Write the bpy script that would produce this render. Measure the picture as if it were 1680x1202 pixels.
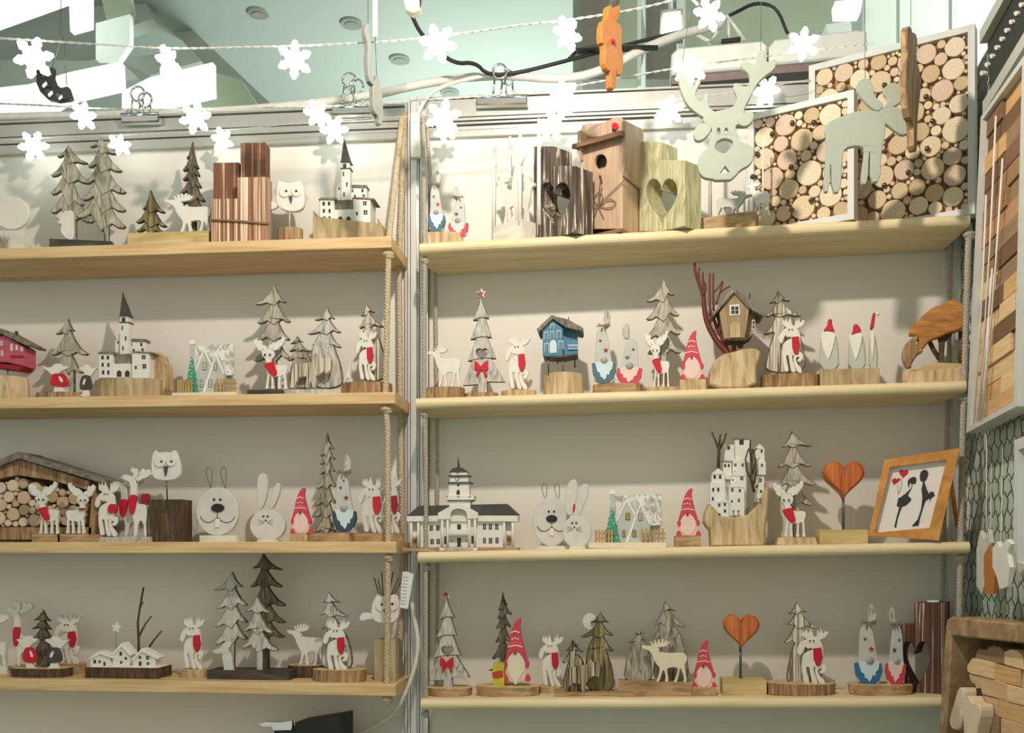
import bpy, math, random
from mathutils import Vector, Matrix
from mathutils.geometry import tessellate_polygon
for o in list(bpy.data.objects): bpy.data.objects.remove(o, do_unlink=True)
SC = bpy.context.scene
COL = SC.collection
random.seed(7)
# ------------------------------------------------------------------ camera
F, CX, HY, PSI, DW, EYE = 1700.0, 840.0, 907.0, math.atan(0.1), 1.95, 1.45
cam = bpy.data.cameras.new('camera'); camo = bpy.data.objects.new('camera', cam); COL.objects.link(camo)
camo.location = (0, -DW, EYE); camo.rotation_euler = (math.pi/2, 0, PSI)
cam.sensor_width = 36; cam.sensor_fit = 'HORIZONTAL'; cam.lens = F/1680*36
cam.shift_y = (HY-601)/1680; cam.clip_start = 0.02; cam.clip_end = 100
SC.camera = camo
# ------------------------------------------------------------------ world, lamps, hall fill, exposure
w = bpy.data.worlds.new('hall'); SC.world = w; w.use_nodes = True
w.node_tree.nodes['Background'].inputs[0].default_value = (0.86, 0.88, 0.79, 1)
w.node_tree.nodes['Background'].inputs[1].default_value = 0.63
SC.view_settings.view_transform = 'Standard'; SC.view_settings.look = 'None'
SC.view_settings.exposure = 0.22; SC.view_settings.gamma = 1.0
SC.view_settings.use_curve_mapping = False
def lamp(name, kind, loc, energy, color, size=0.03, aim=None):
    l = bpy.data.lights.new(name, kind); l.energy = energy; l.color = color
    o = bpy.data.objects.new(name, l); COL.objects.link(o); o.location = loc
    if kind in ('POINT', 'SPOT'): l.shadow_soft_size = size
    if aim is not None:
        o.rotation_euler = (Vector(aim)-Vector(loc)).to_track_quat('-Z', 'Y').to_euler()
    return l
lamp('booth_spot_lamp', 'POINT', (-0.12, -0.92, EYE+0.98), 31, (1.0, 0.89, 0.77), 0.022)
lamp('hall_fill', 'POINT', (-0.6, 4.6, EYE+1.3), 230, (0.92, 1.0, 0.94), .25)  # added fill light hidden behind the panel wall, brightens the ceiling
lamp('hall_fill', 'POINT', (1.6, 0.9, EYE+2.3), 38, (0.95, 1.0, 0.92), .25)  # added fill light above the view, brightens the fronts of the hall panels
# ------------------------------------------------------------------ projection helpers
RX = (math.cos(PSI), math.sin(PSI)); AX = (-math.sin(PSI), math.cos(PSI))
def ray(x, y):
    u = (x-CX)/F; v = (HY-y)/F
    return Vector((AX[0]+u*RX[0], AX[1]+u*RX[1], v))
def P(x, y, Y):
    d = ray(x, y); t = (Y+DW)/d.y
    return Vector((d.x*t, Y, EYE+d.z*t))
def zoom(ox, oy, s): return (ox, oy, s)
zA=(0,200,4.8); zB=(330,200,4.8); zC=(670,170,4.8); zD=(1000,150,4.8); zE=(1320,100,4.622); zF=(0,450,4.8)
zG=(330,440,4.8); zH=(670,430,4.8); zI=(950,420,4.8); zJ=(1230,420,4.5405); zK=(0,680,4.8); zL=(330,680,4.8)
zM=(650,690,4.8); zN=(950,690,4.8); zO=(1240,680,4.6667); zP=(0,900,3.98); zQ=(330,900,3.981); zR=(680,930,4.42)
zS=(980,930,4.42); zT=(1240,930,3.818); zU=(0,0,4.0); zV=(400,0,4.0); zW=(800,0,4.0); zX=(1200,0,3.5)
z1=(0,0,1.0); zMH=(1090,60,4.81); zHB=(330,220,6.323); zBR=(1520,980,5.4125); zWD=(780,180,5.467); zWE=(1140,280,12.02)
# ------------------------------------------------------------------ materials
def lin(h):
    if isinstance(h, str):
        h = [int(h[i:i+2], 16) for i in (0, 2, 4)]
    return tuple(((c/255)/12.92 if c/255 <= .04045 else ((c/255+.055)/1.055)**2.4) for c in h)+(1,)
MATS = {}
def base_mat(name, rough=.6, metal=0):
    m = bpy.data.materials.new(name); m.use_nodes = True
    b = m.node_tree.nodes['Principled BSDF']
    b.inputs['Roughness'].default_value = rough; b.inputs['Metallic'].default_value = metal
    MATS[name] = m; return m, m.node_tree, b
def paint(name, c, rough=.55, metal=0, var=.10, sc=60, bump=.0):
    m, t, b = base_mat(name, rough, metal); c = lin(c)
    tc = t.nodes.new('ShaderNodeTexCoord'); n = t.nodes.new('ShaderNodeTexNoise')
    n.inputs['Scale'].default_value = sc; n.inputs['Detail'].default_value = 3
    r = t.nodes.new('ShaderNodeValToRGB')
    r.color_ramp.elements[0].color = tuple(x*(1-var) for x in c[:3])+(1,)
    r.color_ramp.elements[1].color = tuple(min(1, x*(1+var*.5)) for x in c[:3])+(1,)
    r.color_ramp.elements[0].position = .3; r.color_ramp.elements[1].position = .7
    t.links.new(tc.outputs['Object'], n.inputs['Vector']); t.links.new(n.outputs['Fac'], r.inputs[0])
    t.links.new(r.outputs[0], b.inputs['Base Color'])
    if bump:
        bp = t.nodes.new('ShaderNodeBump'); bp.inputs['Strength'].default_value = bump; bp.inputs['Distance'].default_value = .001
        t.links.new(n.outputs['Fac'], bp.inputs['Height']); t.links.new(bp.outputs[0], b.inputs['Normal'])
    return m
def wood(name, stops, scale=(120, 120, 12), rough=.65, dist=.6, bump=.25, rot=(0, 0, 0)):
    """stretched noise through a ramp of (position, colour) stops: grain, whitewash or scorched streaks"""
    m, t, b = base_mat(name, rough)
    tc = t.nodes.new('ShaderNodeTexCoord'); mp = t.nodes.new('ShaderNodeMapping'); n = t.nodes.new('ShaderNodeTexNoise')
    mp.inputs['Scale'].default_value = scale; mp.inputs['Rotation'].default_value = rot
    n.inputs['Scale'].default_value = 1; n.inputs['Detail'].default_value = 4; n.inputs['Distortion'].default_value = dist
    r = t.nodes.new('ShaderNodeValToRGB'); e = r.color_ramp.elements
    while len(e) < len(stops): e.new(.5)
    for i, (p, c) in enumerate(stops): e[i].position = p; e[i].color = lin(c)
    t.links.new(tc.outputs['Object'], mp.inputs[0]); t.links.new(mp.outputs[0], n.inputs['Vector'])
    t.links.new(n.outputs['Fac'], r.inputs[0]); t.links.new(r.outputs[0], b.inputs['Base Color'])
    if bump:
        bp = t.nodes.new('ShaderNodeBump'); bp.inputs['Strength'].default_value = bump; bp.inputs['Distance'].default_value = .0015
        t.links.new(n.outputs['Fac'], bp.inputs['Height']); t.links.new(bp.outputs[0], b.inputs['Normal'])
    return m
def emit(name, c, s):
    m, t, b = base_mat(name, .4); b.inputs['Base Color'].default_value = lin(c)
    b.inputs['Emission Color'].default_value = lin(c); b.inputs['Emission Strength'].default_value = s
    return m
paint('wall_white', 'e6e2da', .6, var=.03, sc=3)
paint('floor_green_bounce', '7f9a80', .7, var=.1, sc=4)  # unseen floor, coloured green so its bounce tints the lower wall
paint('alu', 'd9d8d4', .32, .35, var=.04, sc=20)
paint('rail', 'bdbbb4', .3, .45, var=.04, sc=20); paint('groove', '55524c', .6)
wood('pine', [(.25, 'c79f6b'), (.55, 'e3bf8d'), (.8, 'efd2a6')], (5, 60, 90), .55, .8, .05)
wood('pine_light', [(.25, 'dcc294'), (.55, 'ecd8ae'), (.8, 'f3e4c2')], (5, 60, 90), .55, .8, .05)
wood('tree_edge', [(.3, '3d372d'), (.5, '6f6757'), (.75, '9a9180')], (300, 300, 120), .75, 1.2, .3)
wood('edge_dark', [(.3, '241f17'), (.55, '453c2c'), (.8, '6a5f48')], (300, 300, 120), .75, 1.2, .3)
wood('greywash', [(.28, '4d4840'), (.45, '98927f'), (.7, 'bfb9ab')], (140, 140, 26), .75, 1.2, .5)
wood('whitewash', [(.28, '726c63'), (.43, 'b7b2aa'), (.65, 'd3cfc8')], (160, 160, 30), .75, 1.4, .5)
wood('mossgrey', [(.3, '7d7768'), (.5, 'b3ad9d'), (.75, 'd3cdbf')], (110, 110, 24), .75, 1.0, .5)
wood('darktree', [(.3, '3f382e'), (.55, '6e6450'), (.8, 'a39a84')], (140, 140, 30), .75, 1.2, .5)
wood('olive', [(.3, '3a3320'), (.5, '7c7247'), (.75, 'b3a878')], (150, 150, 14), .7, .7, .5)
wood('stripe', [(.36, '6b5f4e'), (.47, 'b9ae9a'), (.6, 'e4ded0')], (330, 330, 8), .75, .4, .7)
wood('stripedark', [(.38, '3b2f22'), (.5, '8c7d63'), (.64, 'cfc4aa')], (330, 330, 8), .75, .4, .7)
wood('burnt', [(.45, '4b2f22'), (.565, '6f4a36'), (.59, 'ecd9c4'), (.615, '6b4735')], (170, 170, 2), .7, .2, .4)
wood('burntgrey', [(.42, '453a31'), (.56, '75675a'), (.59, 'ece4d8'), (.625, '6a5c51')], (110, 110, 6), .7, .5, .4)
wood('kindling', [(.42, '7a4f3a'), (.52, 'b98a6c'), (.6, 'efd9c0')], (420, 420, 3), .7, .1, .5)
wood('kindlingdark', [(.52, '74462f'), (.62, '8f5f46'), (.67, 'ecd3b8'), (.72, '85563f')], (330, 330, 3), .7, .15, .5)
wood('greenwood', [(.3, '97946c'), (.5, 'bdb98f'), (.7, 'd9d5b0')], (60, 60, 9), .65, 3.0, .15)
wood('log', [(.3, '6d5238'), (.5, '9a7a56'), (.7, 'c3a57c')], (130, 130, 14), .75, .8, .4)
wood('logpale', [(.3, '9c835f'), (.5, 'c4aa82'), (.75, 'dcc8a4')], (90, 90, 14), .7, .8, .25)
wood('logdark', [(.3, '34271c'), (.55, '57432f'), (.8, '7d664c')], (120, 120, 16), .8, .8, .4)
wood('olivelog', [(.3, '8f7c58'), (.5, 'b09b76'), (.75, 'c9b896')], (70, 70, 12), .7, .8, .2)
wood('cut', [(.3, 'b79a6c'), (.5, 'd2b789'), (.75, 'e2cca2')], (50, 50, 50), .7, .5, .1)
wood('slabdark', [(.3, '2e2a24'), (.6, '4b453b'), (.8, '6a6253')], (20, 90, 90), .7, .6, .2)
wood('slabtan', [(.3, 'b9a069'), (.6, 'd3bd88'), (.8, 'e0cda0')], (14, 90, 90), .6, .6, .1)
wood('slabwhite', [(.3, 'c9c4b8'), (.6, 'e6e2d8')], (14, 60, 60), .7, .6, .1)
wood('slabbrown', [(.3, '8a6d4b'), (.5, 'ad8d66'), (.8, 'cbb08a')], (22, 90, 110), .7, .9, .3)
wood('roofgrey', [(.3, '5b554b'), (.6, '8b8375'), (.8, 'a69d8d')], (150, 30, 80), .8, .6, .4)
wood('orangewood', [(.3, 'a4501f'), (.5, 'c9682f'), (.75, 'dd8448')], (170, 170, 10), .4, .6, .1)
wood('amberwood', [(.3, 'b5762f'), (.6, 'd59443'), (.8, 'e3aa5c')], (30, 30, 30), .45, .8, .05)
wood('crown', [(.3, '8f5a24'), (.55, 'b87833'), (.8, 'cf9148')], (30, 40, 120), .55, .8, .2)
wood('bird', [(.3, 'b3937a'), (.6, 'c9ab90'), (.8, 'd5bca4')], (110, 110, 8), .6, .6, .1)
wood('birdroof', [(.3, '6d4d35'), (.6, '8d6a4c'), (.8, 'a98661')], (10, 110, 110), .6, .6, .1)
wood('hut', [(.3, '8c7554'), (.6, 'ad9270'), (.8, 'c0a888')], (110, 110, 10), .7, .6, .2)
wood('tray', [(.3, '86694a'), (.55, 'a98a66'), (.8, 'c2a580')], (40, 40, 40), .55, .8, .1)
wood('fencewood', [(.3, '8f7446'), (.6, 'bda06c')], (90, 90, 10), .7, .5, .1)
paint('white', 'e8e4dc', .5, var=.05)
paint('hat_grey', 'c6c5c1', .6, var=.06); paint('white_soft', 'd6d3cd', .6, var=.08)
paint('offwhite', 'ddd6c6', .6, var=.08)
paint('cream', 'e8dcc2', .6, var=.05)
paint('snow', 'f2f0ec', .8, var=.06, sc=200, bump=.4)
wood('snowroof', [(.40, 'b0ada6'), (.5, 'd6d3cd'), (.6, 'f0eeea')], (90, 90, 60), .8, 1.5, .4)
paint('wallgrey', 'c3c6bf', .7); paint('red', 'c8102a', .6, sc=150, bump=.3); paint('hatred', 'd04055', .55, var=.06)
paint('darkred', '9a1426', .6); paint('palepink', 'eecdc6', .55, var=.04); paint('peach', 'e6cdb4', .6)
paint('black', '1d1a18', .5); paint('ink', '2a2724', .5); paint('window', '37312b', .4); paint('nose', 'a8a5a0', .5)
paint('slate', '4a4641', .6, var=.2); paint('spire', '4c4842', .6, var=.2); paint('pinkhouse', 'c4566e', .6); paint('bluehouse', '4b83a0', .6)
paint('blue', '2f6f9e', .55); paint('navy', '36485a', .55); paint('tealgrey', '47707c', .55); paint('lightblue', 'cfdfe8', .55, var=.04)
paint('teal', '3f9c7c', .6, var=.2); paint('yellow', 'c9bd35', .6, var=.2); paint('ribbon', 'c23f26', .6); paint('magenta', '9c2f63', .4)
paint('edgegrey', '989a94', .6, var=.1); paint('greypaint', 'b9bdb2', .6, var=.03); paint('greymoose', 'adb5a8', .6, var=.03); paint('framegrey', 'cfcfcb', .5, var=.04)
paint('twine', '8a7356', .8, sc=300); paint('rope', 'cdb999', .85, var=.25, sc=300, bump=.5); paint('ropegrey', 'b5ab9b', .85, var=.25, sc=300, bump=.5)
paint('rod', '6a6660', .35, .7); paint('wire', '2f3a30', .5, .3); paint('chrome', 'd8d8d6', .12, 1.0, var=.02); paint('stud', '7a6a58', .15, 1.0, var=.02)
paint('cable_white', 'dcdad2', .45); paint('cable_black', '23221f', .5); paint('redtwig', '6b2a20', .6); paint('twig', '4f4032', .7)
paint('winyellow', 'b7ad45', .5); paint('meshback', 'c6d3c5', .8, var=.1, sc=5); paint('darkpanel', '2c332e', .7, var=.2); paint('paper', 'ece6e2', .8, var=.05, sc=400)
paint('tag', 'e6e4e0', .3); paint('leaf', '6f8a55', .6, var=.3); paint('orangedeer', 'c07733', .5, var=.1); paint('woodpale', 'c9955a', .5, var=.1)
paint('ceiling_grey', '9aa39c', .8, var=.02, sc=2); paint('ceiling_hole', '787f79', .8); paint('beam_white', 'a9afa7', .7, var=.03, sc=3)
paint('hall_green', 'b4bfa9', .7, var=.12, sc=3); paint('hall_pale', 'e2eae4', .4, var=.05, sc=2); paint('hall_dark', '86837b', .7)
paint('shadow_maroon', '7a6a66', .5); paint('housing', 'd5d6d0', .45, var=.03)
for i, c in enumerate(['c79f6c', '94714f', '7a5a48', 'b18362', 'd6b78c', '8c7258', 'c2a27c', '6e5138']):
    wood('stave%d' % i, [(.3, c), (.7, tuple(min(255, int(int(c[k:k+2], 16)*1.15)) for k in (0, 2, 4)))], (14, 14, 160), .6, .6, .1)
for i, c in enumerate(['e0c9a6', 'e8d5b6', 'd6bd98', 'c9ae8a', 'e2cfb4', 'd8bca4']):
    dk = tuple(int(int(c[k:k+2], 16)*.88) for k in (0, 2, 4))
    m, t, b = base_mat('slice%d' % i, .7)
    tc = t.nodes.new('ShaderNodeTexCoord'); wv = t.nodes.new('ShaderNodeTexWave'); wv.wave_type = 'RINGS'; wv.rings_direction = 'SPHERICAL'
    wv.inputs['Scale'].default_value = 2.2; wv.inputs['Distortion'].default_value = 2.5; wv.inputs['Detail'].default_value = 2
    r = t.nodes.new('ShaderNodeValToRGB'); r.color_ramp.elements[0].color = lin(dk); r.color_ramp.elements[1].color = lin(c); r.color_ramp.elements[1].position = .35
    t.links.new(tc.outputs['Object'], wv.inputs['Vector']); t.links.new(wv.outputs['Fac'], r.inputs[0]); t.links.new(r.outputs[0], b.inputs['Base Color'])
emit('flake_glow', 'f4fff6', 5.0)
emit('panel_glow', 'f6fff8', .7)
emit('panel_glow_soft', 'e6efe8', .2)
emit('lamp_glow', 'fffff4', 6.0)
# ------------------------------------------------------------------ mesh builder
def area(p): return sum(p[i][0]*p[(i+1) % len(p)][1]-p[(i+1) % len(p)][0]*p[i][1] for i in range(len(p)))/2
def chaikin(p, n=1, closed=True):
    for _ in range(n):
        q = []
        rng = range(len(p)) if closed else range(len(p)-1)
        if not closed: q.append(p[0])
        for i in rng:
            a, b = p[i], p[(i+1) % len(p)]
            q.append(tuple(.75*a[k]+.25*b[k] for k in range(len(a)))); q.append(tuple(.25*a[k]+.75*b[k] for k in range(len(a))))
        if not closed: q.append(p[-1])
        p = q
    return p
def clean(p):
    q = []
    for a in p:
        if not q or math.hypot(a[0]-q[-1][0], a[1]-q[-1][1]) > 1e-6: q.append(a)
    if len(q) > 1 and math.hypot(q[0][0]-q[-1][0], q[0][1]-q[-1][1]) < 1e-6: q.pop()
    return q
class MB:
    def __init__(s): s.v = []; s.f = []; s.mi = []
    def add(s, vs, fs, mi=0):
        k = len(s.v); s.v += [tuple(v) for v in vs]; s.f += [tuple(k+i for i in f) for f in fs]; s.mi += [mi]*len(fs)
    def prism(s, pts, y0, y1, ch=0., holes=(), mi=0, mside=None):
        pts = clean(pts)
        if area(pts) < 0: pts = pts[::-1]
        loops = [pts]
        for h in holes:
            h = clean(h); loops.append(h[::-1] if area(h) > 0 else h)
        flat = [p for l in loops for p in l]; n = len(flat)
        tris = tessellate_polygon([[Vector((p[0], p[1], 0)) for p in l] for l in loops])
        T = []
        for t in tris:
            a = area([flat[i] for i in t]); T.append(tuple(t) if a > 0 else tuple(t[::-1]))
        front = flat
        if ch > 0:
            front = []
            for l in loops:
                m = len(l)
                for i in range(m):
                    a, b, c = l[i-1], l[i], l[(i+1) % m]
                    d1 = (b[0]-a[0], b[1]-a[1]); d2 = (c[0]-b[0], c[1]-b[1])
                    l1 = math.hypot(*d1) or 1; l2 = math.hypot(*d2) or 1
                    nx = -(d1[1]/l1+d2[1]/l2); ny = d1[0]/l1+d2[0]/l2; ln = math.hypot(nx, ny)
                    if ln < .3: front.append(b); continue
                    front.append((b[0]+nx/ln*ch, b[1]+ny/ln*ch))
        V = [(p[0], y0, p[1]) for p in front]
        rings = [0]
        if ch > 0: V += [(p[0], y0+ch, p[1]) for p in flat]; rings.append(n)
        V += [(p[0], y1, p[1]) for p in flat]; rings.append(len(V)-n)
        FS = list(T)+[tuple(rings[-1]+i for i in t[::-1]) for t in T]; ncap = len(FS)
        k = 0
        for l in loops:
            m = len(l)
            for i in range(m):
                a, b = k+i, k+(i+1) % m
                for r0, r1 in zip(rings[:-1], rings[1:]):
                    FS.append((r0+a, r1+a, r1+b, r0+b))
            k += m
        s.add(V, FS, mi)
        if mside is not None: s.mi[-(len(FS)-ncap):] = [mside]*(len(FS)-ncap)
        return s
    def box(s, a0, a1, y0, y1, b0, b1, mi=0):
        return s.prism([(a0, b0), (a1, b0), (a1, b1), (a0, b1)], y0, y1, 0, mi=mi)
    def hexa(s, c, mi=0):      # 8 corners: front bl br tr tl, back bl br tr tl
        s.add(c, [(0, 1, 2, 3), (7, 6, 5, 4), (0, 4, 5, 1), (1, 5, 6, 2), (2, 6, 7, 3), (3, 7, 4, 0)], mi); return s
    def tube(s, path, r, n=6, r1=None, mi=0):
        path = [Vector(p) for p in path]; m = len(path); V = []; FS = []
        ref = None
        for i, p in enumerate(path):
            d = (path[min(i+1, m-1)]-path[max(i-1, 0)]).normalized()
            if ref is None:
                ref = d.orthogonal().normalized()
            ref = (ref-d*ref.dot(d)); ref = ref.normalized() if ref.length > 1e-6 else d.orthogonal().normalized()
            b = d.cross(ref); rr = r if r1 is None else r+(r1-r)*i/(m-1)
            for j in range(n):
                a = 2*math.pi*j/n; V.append(p+(ref*math.cos(a)+b*math.sin(a))*rr)
        for i in range(m-1):
            for j in range(n):
                k = (j+1) % n; FS.append((i*n+j, i*n+k, (i+1)*n+k, (i+1)*n+j))
        FS.append(tuple(range(n))[::-1]); FS.append(tuple((m-1)*n+j for j in range(n)))
        s.add(V, FS, mi); return s
    def ball(s, c, r, n=10, m=6, sc=(1, 1, 1), mi=0):
        V = [(c[0], c[1], c[2]+r*sc[2])]; FS = []
        for i in range(1, m):
            t = math.pi*i/m
            for j in range(n):
                a = 2*math.pi*j/n
                V.append((c[0]+r*sc[0]*math.sin(t)*math.cos(a), c[1]+r*sc[1]*math.sin(t)*math.sin(a), c[2]+r*sc[2]*math.cos(t)))
        V.append((c[0], c[1], c[2]-r*sc[2])); e = len(V)-1
        for j in range(n):
            k = (j+1) % n
            FS.append((0, 1+j, 1+k)); FS.append((e, e-n+k, e-n+j))
            for i in range(m-2): FS.append((1+i*n+j, 1+(i+1)*n+j, 1+(i+1)*n+k, 1+i*n+k))
        s.add(V, FS, mi); return s
    def pyramid(s, a0, a1, y0, y1, b0, apex, mi=0):
        s.add([(a0, y0, b0), (a1, y0, b0), (a1, y1, b0), (a0, y1, b0), apex], [(0, 1, 4), (1, 2, 4), (2, 3, 4), (3, 0, 4), (3, 2, 1, 0)], mi); return s
    def slab(s, out, b0, b1, taper=1.0, mi_top=1, mi=0):   # outline (a, y) extruded upward
        if area(out) < 0: out = out[::-1]
        n = len(out); cx = sum(p[0] for p in out)/n; cy = sum(p[1] for p in out)/n
        V = [(p[0], p[1], b0) for p in out]+[(cx+(p[0]-cx)*taper, cy+(p[1]-cy)*taper, b1) for p in out]
        s.add(V, [(i, (i+1) % n, n+(i+1) % n, n+i) for i in range(n)], mi)
        s.add(V, [tuple(range(n, 2*n)), tuple(range(n))[::-1]], mi_top); return s
    def mesh(s, name, mats, smooth=False):
        me = bpy.data.meshes.new(name); me.from_pydata(s.v, [], s.f)
        for m in mats: me.materials.append(MATS[m])
        for p, i in zip(me.polygons, s.mi): p.material_index = min(i, len(mats)-1)
        if smooth: me.polygons.foreach_set('use_smooth', [True]*len(me.polygons))
        me.update(); return me
    def build(s, name, mats, parent=None, smooth=False):
        if isinstance(mats, str): mats = [mats]
        o = bpy.data.objects.new(name, s.mesh(name, mats, smooth)); COL.objects.link(o)
        if parent is not None: o.parent = parent
        return o
def tag(o, label, cat, group=None, kind=None):
    if label: o['label'] = label
    if cat: o['category'] = cat
    if group: o['group'] = group
    if kind: o['kind'] = kind
    return o
# ------------------------------------------------------------------ shelves (front top edge measured left and right)
SHELF = {'L1': ((0, 407), (642, 387)), 'L2': ((0, 652), (648, 643)), 'L3': ((0, 889), (650, 888)), 'L4': ((0, 1113), (649, 1123)),
         'R1': ((690, 397), (1590, 350)), 'R2': ((683, 652), (1585, 623)), 'R3': ((685, 905), (1592, 888)), 'R4': ((690, 1147), (1560, 1144))}
GF = .15
def shelf_z(s, X):
    a, b = SHELF[s]; A = P(a[0], a[1], -GF); B = P(b[0], b[1], -GF)
    return A.z+(B.z-A.z)*(X-A.x)/(B.x-A.x)
class T:
    """one thing: an Empty at its base; parts are drawn in its own upright plane at its own distance"""
    def __init__(s, name, label, cat, shelf=None, x=0, g=.075, rz=0, group=None, z=None, zm=z1, y=None):
        s.zm = zm; rz = math.radians(rz); s.rz = rz
        x0 = zm[0]+x/zm[2]
        q = P(x0, 0 if y is None else zm[1]+y/zm[2], -g)
        zz = shelf_z(shelf, q.x) if shelf else (q.z if z is None else z)
        s.o = Vector((q.x, -g, zz)); s.ex = Vector((math.cos(rz), math.sin(rz), 0)); s.n = Vector((-math.sin(rz), math.cos(rz), 0))
        s.e = bpy.data.objects.new(name, None); COL.objects.link(s.e); s.e.location = s.o; s.e.rotation_euler = (0, 0, rz)
        s.e.empty_display_size = .02
        tag(s.e, label, cat, group)
    def pt(s, x, y, dy=0):
        d = ray(s.zm[0]+x/s.zm[2], s.zm[1]+y/s.zm[2]); c = Vector((0, -DW, EYE))
        t = ((s.o-c).dot(s.n)+dy)/d.dot(s.n); p = c+d*t-s.o
        return (p.dot(s.ex), p.z)
    def pts(s, L, dy=0): return [s.pt(x, y, dy) for x, y in L]
    def sz(s, x=None):  # metres per zoom pixel
        a = s.pt(s.zm[2]*(CX-s.zm[0]) if x is None else x, 0); b = s.pt((s.zm[2]*(CX-s.zm[0]) if x is None else x)+10, 0)
        return abs(b[0]-a[0])/10
    def part(s, name, mb, mats, par=None, smooth=False): return mb.build(name, mats, par or s.e, smooth)
    def prism(s, name, mats, L, dy=-.004, th=.008, ch=0, holes=(), sm=0, par=None, floor=True, mb=None):
        p = s.pts(chaikin(L, sm) if sm else L, dy)
        if floor: p = [(a, max(b, 0.)) for a, b in p]
        h = [s.pts(q, dy) for q in holes]
        m = mb or MB(); m.prism(p, dy, dy+th, ch, h)
        return s.part(name, m, mats, par) if mb is None else m
    def multi(s, name, mats, Ls, dy=-.004, th=.006, ch=.0006, sm=1, par=None):
        m = MB()
        for i, L in enumerate(Ls):
            d = dy-.0002*i
            p = [(a, max(b, 0.)) for a, b in s.pts(chaikin(L, sm) if sm else L, d)]
            m.prism(p, d, d+th, ch)
        return s.part(name, m, mats, par)
    def box(s, name, mats, x0, y0, x1, y1, dy, dp, par=None, mb=None):
        a0, b1 = s.pt(x0, y0, dy); a1, b0 = s.pt(x1, y1, dy)
        m = mb or MB(); m.box(a0, a1, dy, dy+dp, max(0, b0), b1)
        return s.part(name, m, mats, par) if mb is None else m
    def disc(s, name, mats, x, y, r, dy, th=.002, ry=None, n=16, par=None, ch=0, mb=None):
        ry = ry or r
        return s.prism(name, mats, [(x+r*math.cos(2*math.pi*i/n), y+ry*math.sin(2*math.pi*i/n)) for i in range(n)], dy, th, ch, par=par, mb=mb)
    def rod(s, name, mats, path, r, dy=0, par=None, n=6, r1=None, mb=None, smooth=True):
        m = mb or MB(); m.tube([(s.pt(q[0], q[1], dy if len(q) < 3 else q[2])[0], dy if len(q) < 3 else q[2], s.pt(q[0], q[1], dy if len(q) < 3 else q[2])[1]) for q in path], r, n, r1)
        return s.part(name, m, mats, par, smooth) if mb is None else m
    def base(s, x0, x1, ytop, mats=('log', 'cut'), dp=.05, shape='slice', name='base', dyc=0, taper=1.0, seed=0):
        dyf = dyc-dp/2
        a0, b1 = s.pt(x0, ytop, dyf if shape == 'box' else dyc); a1, _ = s.pt(x1, ytop, dyf if shape == 'box' else dyc)
        b1 = s.pt((x0+x1)/2, ytop, dyf)[1]; b1 = max(b1, .004)
        if isinstance(mats, str): mats = (mats,)
        m = MB()
        if shape == 'box':
            m.slab([(a0, dyf), (a1, dyf), (a1, dyf+dp), (a0, dyf+dp)], 0, b1, taper)
        else:
            rnd = random.Random(seed+int(x0)); n = 22; o = []
            for i in range(n):
                t = 2*math.pi*i/n; k = 1+rnd.uniform(-.035, .035)
                c, sn = math.cos(t), math.sin(t)
                if shape == 'slice': c = math.copysign(abs(c)**.75, c); sn = math.copysign(abs(sn)**.75, sn)
                o.append(((a0+a1)/2+(a1-a0)/2*c*k, dyc+dp/2*sn*k))
            m.slab(o, 0, b1, taper)
        s.b1 = b1
        return s.part(name, m, mats)
def fit(L, src, dst, flip=False):
    x0, y0, x1, y1 = src; X0, Y0, X1, Y1 = dst
    f = lambda x: (x1-(x-x0)) if flip else x
    return [(X0+(f(x)-x0)/(x1-x0)*(X1-X0), Y0+(y-y0)/(y1-y0)*(Y1-Y0)) for x, y in L]
# ================================================================== the setting
def struct(name, mb, mats, label=None, parent=None):
    o = mb.build(name, mats, parent)
    if parent is None: o['kind'] = 'structure'
    if label: o['label'] = label
    return o
ZT = P(640, 172, 0).z
XR = P(1580, 600, 0).x
RWZ = -94.6
struct('floor', MB().box(-6, 6, -5, 8, -.05, 0), 'floor_green_bounce', 'hall floor under the stall, tinted green for its bounce light')
struct('wall_back', MB().box(P(-330, 0, 0).x, XR+.35, 0, .03, 0, ZT), 'wall_white', 'white panel wall behind the shelves')
rw = MB(); ca, sa = math.cos(math.radians(RWZ)), math.sin(math.radians(RWZ))
def rwp(l, off, z): return (XR+ca*l-sa*off, 0+sa*l+ca*off, z)   # l metres towards the viewer, off into the wall
rw.hexa([rwp(1.4, .012, 0), rwp(-.0, .012, 0), rwp(-.0, .012, ZT), rwp(1.4, .012, ZT), rwp(1.4, .05, 0), rwp(-.0, .05, 0), rwp(-.0, .05, ZT), rwp(1.4, .05, ZT)])
struct('wall_right', rw, 'meshback', 'pale green side wall behind the wire netting')
# top rails: three profile strips with recessed grooves between them
def rail(name, xa, xb, ys, xref, label):
    e = bpy.data.objects.new(name, None); COL.objects.link(e); e['kind'] = 'structure'; e['label'] = label
    Xa, Xb = P(xa, 0, -.02).x, P(xb, 0, -.02).x
    zs = [P(xref, y, -.02).z for y in ys]
    MB().box(Xa, Xb, -.005, -.001, zs[-1]+.001, zs[0]).build('groove', 'groove', e)
    for i in range(0, len(ys), 2):
        MB().box(Xa, Xb, -.024+.0032*(i//2), -.0005, zs[i+1], zs[i]).build('strip', 'rail', e)
    return e
rail('trim_1', -330, 664, (172, 175.5, 178, 198, 199, 208.5, 210.5, 225), 640, 'white metal top rail above the left shelves')
rail('trim_2', 700, 1575, (160, 163, 165, 193, 194, 198, 200, 203, 206, 222), 720, 'white metal top rail above the right shelves')
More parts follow.
